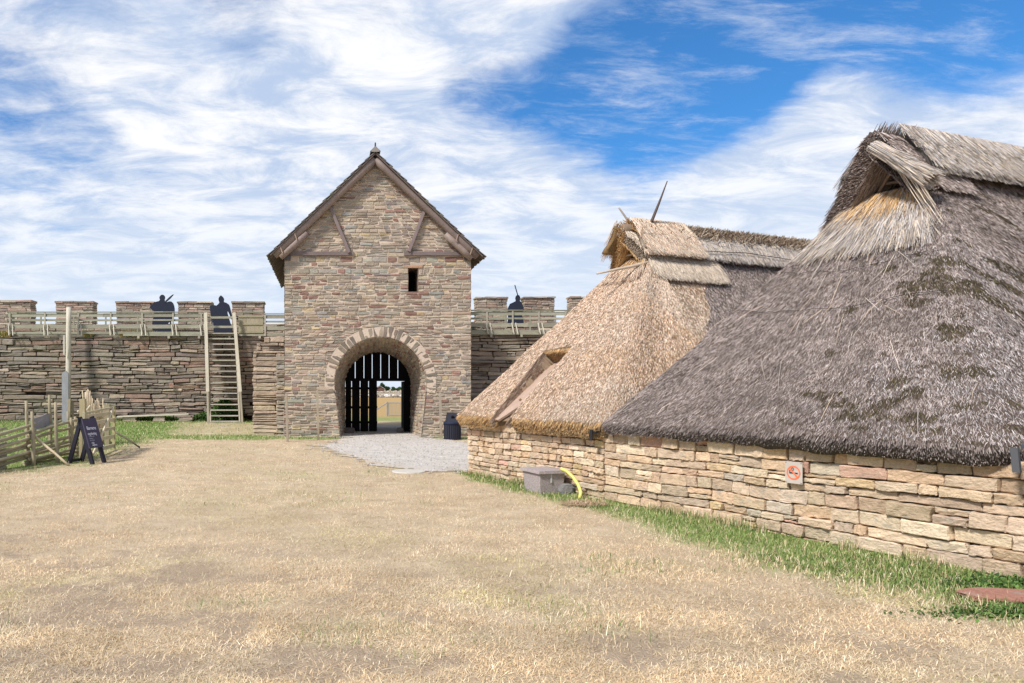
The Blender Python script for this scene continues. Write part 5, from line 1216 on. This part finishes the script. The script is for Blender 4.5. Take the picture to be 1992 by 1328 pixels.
# plank in the slot of B
def slotplank():
    def pt(s, t, o):
        # hip plane of B at the plan point (s,t)
        q = (t+rB.o)/(rB.a+rB.o); z = rB.ze+(rB.zl-rB.ze)*q; n = Vector((0, 0, 0)); sl = math.atan2(rB.zl-rB.ze, rB.a+rB.o)
        return st3(s, t-math.sin(sl)*o, z+math.cos(sl)*o)
    s0, s1 = SL['s0']-.01, SL['s1']+.05
    def fo(v): return -float(slot_d(np.array(v)))+.07
    poly = [(s0, -.20), (s0+.12, -.21), (s0+.22, -.12), (s0+.36, .12), (s0+.46, .40), (s0+.52, .75), (s0+.52, .93), (s0, .93)]
    mb = MB(); prism(mb, poly, lambda u, v: pt(u, v, fo(v)), lambda u, v: pt(u, v, fo(v)-.04), lin((172, 147, 129)))
    o = mb.build('hatch_plank', M_WOODG, houseB)
    for (u, v) in ((s0+.20, .16), (s0+.28, .52)):
        mb = MB(); mb.tube([pt(u, v, fo(v)-.01), pt(u, v, fo(v)+.04)], .022, lin((170, 140, 116)), 8); mb.build('peg', M_WOODG, o)
    # cut reed cheeks of the slot, colour darkened to paint in the recess shade
    n = 9000; parts = []
    for (ss, sg) in ((SL['s0'], 1), (SL['s1'], -1)):
        t = rng.uniform(-.18, .9, n//2); o_ = -rng.uniform(-.02, 1, n//2)*slot_d(t); ss = SL['s0'] if sg > 0 else slot_s1(t); q = (t+rB.o)/(rB.a+rB.o); sl = math.atan2(rB.zl-rB.ze, rB.a+rB.o)
        p = stn(ss+sg*.005+0*t, t-np.sin(sl)*o_, rB.ze+(rB.zl-rB.ze)*q+np.cos(sl)*o_); d = stn(np.array([0.]), np.array([-1.]), np.array([0.]))[0]-stn(np.array([0.]), np.array([0.]), np.array([0.]))[0]; d = d*math.cos(sl); d[2] = -math.sin(sl)
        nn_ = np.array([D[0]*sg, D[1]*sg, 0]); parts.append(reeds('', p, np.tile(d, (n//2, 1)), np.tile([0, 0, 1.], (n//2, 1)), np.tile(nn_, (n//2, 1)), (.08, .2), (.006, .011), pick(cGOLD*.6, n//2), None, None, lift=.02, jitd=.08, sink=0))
    s_ = rng.uniform(SL['s0'], SL['s1'], 2600); s_ = rng.uniform(SL['s0'], 1.82, 2600); o_ = rng.uniform(-.26, .02, 2600); t = SL['t1']+0*s_; q = (t+rB.o)/(rB.a+rB.o); sl = math.atan2(rB.zl-rB.ze, rB.a+rB.o)
    p = stn(s_, t-np.sin(sl)*o_+.04, rB.ze+(rB.zl-rB.ze)*q+np.cos(sl)*o_); parts.append(reeds('', p, np.tile(d, (2600, 1)), np.tile([D[0], D[1], 0], (2600, 1)), np.tile([0, 0, 1.], (2600, 1)), (.05, .09), (.006, .011), pick(cORNG, 2600), None, None, lift=0, jitd=.1, sink=0))
    V, F, C = merge(parts); mesh_np('slot_reeds', V, F, C, M_REED, shB)
slotplank()
# tarred valley gutters
mb = MB()
a = st3(3.53, -.20, .98); b = st3(3.56, 1.5, 1.45); mb.bar(a, b, .16, .02, lin((46, 44, 46))); mb.bar(st3(3.53, -.22, .86), st3(3.53, -.21, 1.02), .06, .015, lin((40, 38, 40)), up=(N[0], N[1], 0))
mb.build('valley_flap', M_PLAIN, houseB)
mb = MB()
V = [st3(8.42, -.20, 1.12), st3(8.52, .9, 1.75), st3(9.0, .9, 1.75), st3(9.0, -.20, 1.12), st3(8.42, -.20, 1.15), st3(8.52, .9, 1.78), st3(9.0, .9, 1.78), st3(9.0, -.20, 1.15)]
mb.add(V, BF, lin((70, 74, 80))); mb.bar(st3(8.40, -.21, .92), st3(8.38, -.20, 1.12), .05, .03, lin((84, 84, 86)), up=(N[0], N[1], 0)); mb.bar(st3(8.46, -.22, 1.0), st3(9.0, -.22, 1.08), .03, .20, lin((64, 62, 64)))
mb.build('tarred_gutter', M_PLAIN, houseA)

# ------------------------------------------------------------------ small things by the house wall
gb = thing('granite_box', (3.25, 11.15, 0), 'speckled grey stone box with an overhanging lid against the wall', 'stone box')
e1 = Vector((.97, .24, 0)); e2 = Vector((-.24, .97, 0)); c_ = Vector((3.20, 10.9, 0))
def boxp(z, g, a=.40, b=.50): return [c_+e1*(-g)+e2*(-g)+Vector((0, 0, z)), c_+e1*(a+g)+e2*(-g)+Vector((0, 0, z)), c_+e1*(a+g)+e2*(b+g)+Vector((0, 0, z)), c_+e1*(-g)+e2*(b+g)+Vector((0, 0, z))]
mb = MB(); mb.add(boxp(-.05, -.02)+boxp(.315, .01), BF, (1, 1, 1)); mb.build('body', M_GRANITE, gb)
mb = MB(); mb.add(boxp(.32, .045)+boxp(.365, .04), BF, (1, 1, 1)); mb.build('lid', M_GRANITE, gb)
mb = MB(); p = c_+e1*.18+e2*-.012; mb.bar(p+Vector((0, 0, .18)), p+Vector((0, 0, .31)), .022, .01, lin((190, 186, 180)), up=tuple(e2)); mb.build('latch', M_PLAIN, gb)
mb = MB(); pts = [wp(1091, 911, 10.85), wp(1103, 917, 10.8), wp(1115, 928, 10.72), wp(1125, 943, 10.62), wp(1130, 957, 10.55), wp(1127, 974, 10.5)]
P_ = []
for i in range(len(pts)-1):
    for t in (0, .5): P_.append(Vector(pts[i]).lerp(Vector(pts[i+1]), t))
mb.tube(P_+[Vector(pts[-1])], .026, (1, 1, 1), 12); tag(mb.build('yellow_pipe', M_PIPE, None, True), 'curved yellow plastic pipe coming out of the grass by the wall', 'pipe')
rock('boulder', (3.62, 11.0, .05), .16, .12, .14, lin((128, 124, 122)), 'dark grey stone between the granite box and yellow pipe', 'stone', seed=9)
o = rock('red_slab', (5.22, 5.42, .035), .52, .20, .045, lin((164, 116, 98)), 'flat reddish stone slab lying in the grass, lower right', 'stone slab', seed=12, rz=-.15)
mb = MB(); x, y, z = wp(1136, 985, 9.9)
n = 700; a = rng.uniform(0, 6.28, n); rr_2 = np.sqrt(rng.uniform(0, 1, n)); p = np.stack([x+np.cos(a)*rr_2*.33, y+np.sin(a)*rr_2*.22, np.full(n, .03)+ter(x, y)], -1)
blades('straw_litter', p, (.06, .18), (.004, .007), mixcols(n, [lin((190, 158, 130)), lin((170, 140, 116)), lin((204, 180, 150))]), .95, M_GRASSD, 'patch of brown straw litter in the grass near the yellow pipe', 'straw')
# round pale cover in the gravel
mb = MB(); x, y, z = wp(795, 918, 13.95); mb.tube([(x, y, .0), (x, y, .022)], [.33, .32], lin((190, 182, 170)), 28); tag(mb.build('round_cover', M_GRANITE if False else M_PLAIN, None), 'pale round cover lying at the near edge of the gravel', 'ground cover')
rock('flat_stone', wp(530, 848, 24.3)[:2]+(.02,), .20, .10, .035, lin((170, 158, 142)), 'small flat stone at the tower left corner', 'stone', seed=15)
rock('doorstep_slab', (wp(435, 0, 27.2)[0], 27.2, .2), .35, .25, .03, lin((166, 158, 150)), 'flat grey slab in the grass below the stair', 'stone slab', seed=17)

# weeds: leafy patches
def weeds(name, cx, cy, rx, ry, n, ht, label, pal, z0=0.0, ls=.03):
    x = cx+rng.normal(0, rx, n); y = cy+rng.normal(0, ry, n); z = ter(x, y)+z0+rng.uniform(0, 1, n)*ht*np.exp(-((x-cx)/rx/1.6)**2)
    d = rng.normal(0, 1, (n, 3)); d[:, 2] = np.abs(d[:, 2])*.5+.1; d /= np.linalg.norm(d, axis=1, keepdims=True); u = np.cross(d, rng.normal(0, 1, (n, 3))); u /= np.linalg.norm(u, axis=1, keepdims=True)
    s_ = rng.uniform(.6, 1.4, (n, 1))*ls; p = np.stack([x, y, z], -1)
    V = np.stack([p, p+d*s_*.6+u*s_*.45, p+d*s_*1.3, p+d*s_*.6-u*s_*.45], 1).reshape(-1, 3); i = np.arange(n)[:, None]*4
    return tag(mesh_np(name, V, i+np.array([[0, 1, 2, 3]]), np.repeat(mixcols(n, pal, .25), 4, 0), M_LEAF), label, 'weeds', kind='stuff')
GP = [lin((66, 92, 42)), lin((84, 112, 52)), lin((52, 76, 38)), lin((98, 124, 64))]
sx = wp(436, 0, 29.4)[0]; weeds('weeds', sx, 29.5, .35, .12, 3000, .95, 'dark leafy weeds growing behind the foot of the stair', GP, ls=.07)
weeds('weeds', sx-.9, 29.6, .3, .1, 700, .35, 'weeds at the wall left of the stair', GP, ls=.06)
weeds('weeds', wp(300, 0, 29.5)[0], 29.6, 1.0, .12, 2500, .22, 'low weeds under the plank bench', GP, ls=.05)
weeds('clover', 5.0, 5.1, .38, .08, 1500, .03, 'dark clover leaves around the red slab', GP, ls=.022)
weeds('clover', 5.5, 5.85, .30, .12, 1500, .05, 'leafy weeds at the wall foot in the lower right', GP, ls=.025)
# dry tufts on top of the curtain wall
n = 9000; x = rng.uniform(-18, -6.5, n); k = vnoise(x*1.1, x*0, 71) > .45; x = x[k]; n = len(x); y = WY+rng.uniform(-.14, .04, n); hh = .4+.9*vnoise(x*2.1, x*0, 73)
c = np.where((rng.uniform(0, 1, n) < .35)[:, None], mixcols(n, GRNP), mixcols(n, [lin((210, 178, 122)), lin((196, 160, 104)), lin((222, 196, 146))]))
blades('wall_top_grass', np.stack([x, y-.0, np.full(n, 3.78)], -1), (.20, .46), (.006, .012), c, .25, M_GRASSD, 'dry grass tufts growing along the top of the left wall', 'grass')
# tufts at the foot of the house wall, some dry
n = 5000; s_ = rng.uniform(.2, 9.8, n); k = vnoise(s_*3, s_*0, 75) > .5; s_ = s_[k]; n = len(s_); tt = -rng.uniform(.05, .16, n); P3 = stn(s_, tt, np.zeros(n)); P3[:, 2] = ter(P3[:, 0], P3[:, 1])
blades('wall_foot_grass', P3, (.08, .2), (.003, .006), np.where((rng.uniform(0, 1, n) < .45)[:, None], mixcols(n, DRYP), mixcols(n, GRNP)), .25, M_GRASSD, 'taller grass tufts right at the foot of the house wall', 'grass')

# ------------------------------------------------------------------ what shows through the small door
gt = thing('field_gate', wp(769, 810, 42.6)[:2]+(0,), 'grey tubular metal field gate seen through the small door', 'gate')
x0, x1 = wp(753.5, 0, 42.6)[0], wp(784.5, 0, 42.6)[0]
mb = MB(); mb.tube([(x0-.0, 42.6, 0), (x0, 42.6, .86)], .045, (1, 1, 1), 8); mb.tube([(x1+.12, 42.6, 0), (x1+.12, 42.6, .86)], .045, (1, 1, 1), 8); mb.build('post', M_STEEL, gt)
mb = MB(); 
for z in (.06, .80): mb.tube([(x0+.08, 42.6, z), (x1, 42.6, z)], .022, (1, 1, 1), 6)
for xx in (x0+.08, x1): mb.tube([(xx, 42.6, .06), (xx, 42.6, .80)], .022, (1, 1, 1), 6)
mb.build('frame', M_STEEL, gt)
mb = MB()
for k in range(1, 11): xx = x0+.08+(x1-x0-.08)*k/11; mb.tube([(xx, 42.6, .07), (xx, 42.6, .79)], .011, (1, 1, 1), 5)
mb.build('bars', M_STEEL, gt)
mb = MB(); mb.tube([(x0, 42.6, .80), (x0-1.1, 42.7, .1)], .03, lin((120, 112, 104)), 6); mb.build('brace', M_STEEL, gt)
def fieldwall(name, Y, xc, hw, h, n, label, sc=1.0):
    mb = MB(); rnd = random.Random(int(Y))
    for k in range(n):
        x = xc+rnd.uniform(-hw, hw); z = rnd.uniform(.0, 1)**.8*h*.8; r_ = rnd.uniform(.16, .34)*sc
        V = []; 
        for j in range(4):
            ph = math.pi*(j+.5)/4
            for i in range(6): th = 6.283*i/6+j; V.append((x+math.sin(ph)*math.cos(th)*r_*rnd.uniform(.8, 1.3), Y+math.sin(ph)*math.sin(th)*r_, z+r_*.4+math.cos(ph)*r_*.7))
        F = [tuple(range(5, -1, -1)), tuple(range(18, 24))]+[(j*6+i, j*6+(i+1) % 6, (j+1)*6+(i+1) % 6, (j+1)*6+i) for j in range(3) for i in range(6)]
        c = rnd.choice([(214, 208, 200), (176, 168, 158), (150, 142, 134), (226, 222, 214), (120, 112, 104)]); mb.add(V, F, jit(lin(c), .1))
    return tag(mb.build(name, M_PLAIN), label, 'stone wall')
fieldwall('field_wall', 140, 12, 22, .45, 800, 'nearer pale boulder wall crossing the dry field')
fieldwall('field_wall', 330, 28, 45, .7, 900, 'farther thin grey stone wall below the trees', 1.1)
fh = thing('farmhouse', wp(739, 757, 430)[:2]+(0,), 'tiny dark red farmhouse with white gable edges beyond the field', 'house')
a = wp(739, 0, 430)[0]; mb = MB(); mb.box(a-2.6, a+2.6, 430, 438, 0, 1.6+.3, lin((104, 78, 66))); mb.add([(a-2.6, 430, 1.9), (a+2.6, 430, 1.9), (a, 430, 3.6), (a-2.6, 438, 1.9), (a+2.6, 438, 1.9), (a, 438, 3.6)], [(0, 1, 2), (3, 5, 4)], lin((104, 78, 66))); mb.build('wall', M_PLAIN, fh)
mb = MB()
for s_ in (-1, 1): mb.bar((a, 434, 3.75), (a+s_*3.2, 434, 1.75), 8.6, .12, lin((110, 70, 60)), up=(0, 0, 1))
rf = mb.build('roof', M_PLAIN, fh)
mb = MB()
for s_ in (-1, 1): mb.bar((a, 429.6, 3.7), (a+s_*3.1, 429.6, 1.75), .1, .35, lin((240, 238, 236)), up=(0, 1, 0))
mb.build('bargeboard', M_PLAIN, rf)
def tree(px, Y, hpx, wpx, label, seed):
    rs = np.random.default_rng(seed); x, y, _ = wp(px, 757, Y); zt = EYE+hpx/FPX*Y; wr = wpx/FPX*Y/2
    o = thing('tree', (x, Y, 0), label, 'tree', 'far trees beyond the field')
    mb = MB(); mb.tube([(x, Y, -.2), (x, Y, zt*.5), (x+.2, Y, zt*.85)], [.35, .25, .08], lin((70, 58, 48)), 6)
    for k in range(4): an = rs.uniform(0, 6.28); mb.tube([(x, Y, zt*.35+k*.3), (x+math.cos(an)*wr*.6, Y+math.sin(an)*wr*.6, zt*(.6+.08*k))], [.14, .04], lin((70, 58, 48)), 5)
    mb.build('trunk', M_WOODG, o)
    n = 2600; cl = rs.normal(0, 1, (9, 3)); cl = cl/np.linalg.norm(cl, axis=1, keepdims=True)*rs.uniform(.3, .8, (9, 1)); k = rs.integers(0, 9, n)
    p = cl[k]+rs.normal(0, .2, (n, 3)); p[:, 2] = np.maximum(p[:, 2], -.9); P3 = np.stack([x+p[:, 0]*wr, Y+p[:, 1]*wr, zt*.58+p[:, 2]*zt*.42], -1)
    d = rs.normal(0, 1, (n, 3)); d /= np.linalg.norm(d, axis=1, keepdims=True); u = np.cross(d, rs.normal(0, 1, (n, 3))); u /= np.linalg.norm(u, axis=1, keepdims=True); s_ = .28
    V = np.stack([P3-d*s_, P3+u*s_*.7, P3+d*s_, P3-u*s_*.7], 1).reshape(-1, 3); i = np.arange(n)[:, None]*4
    mesh_np('crown', V, i+np.array([[0, 1, 2, 3]]), np.repeat(mixcols(n, [lin((58, 82, 48)), lin((72, 98, 56)), lin((44, 66, 42))], .2), 4, 0), M_LEAF, o)
for (px, Y, h, wd, lb, sd) in ((743, 470, 12, 12, 'tallest round dark tree just behind the farmhouse', 1), (752, 480, 8, 12, 'low rounded tree right of the tallest one', 2), (765, 500, 4, 12, 'small bush-like tree in the middle of the treeline', 3), (776, 500, 4.5, 14, 'low dark tree at the right of the treeline', 4), (788, 510, 5, 14, 'dark tree at the right edge of the doorway view', 5)):
    tree(px, Y, h, wd, lb, sd)
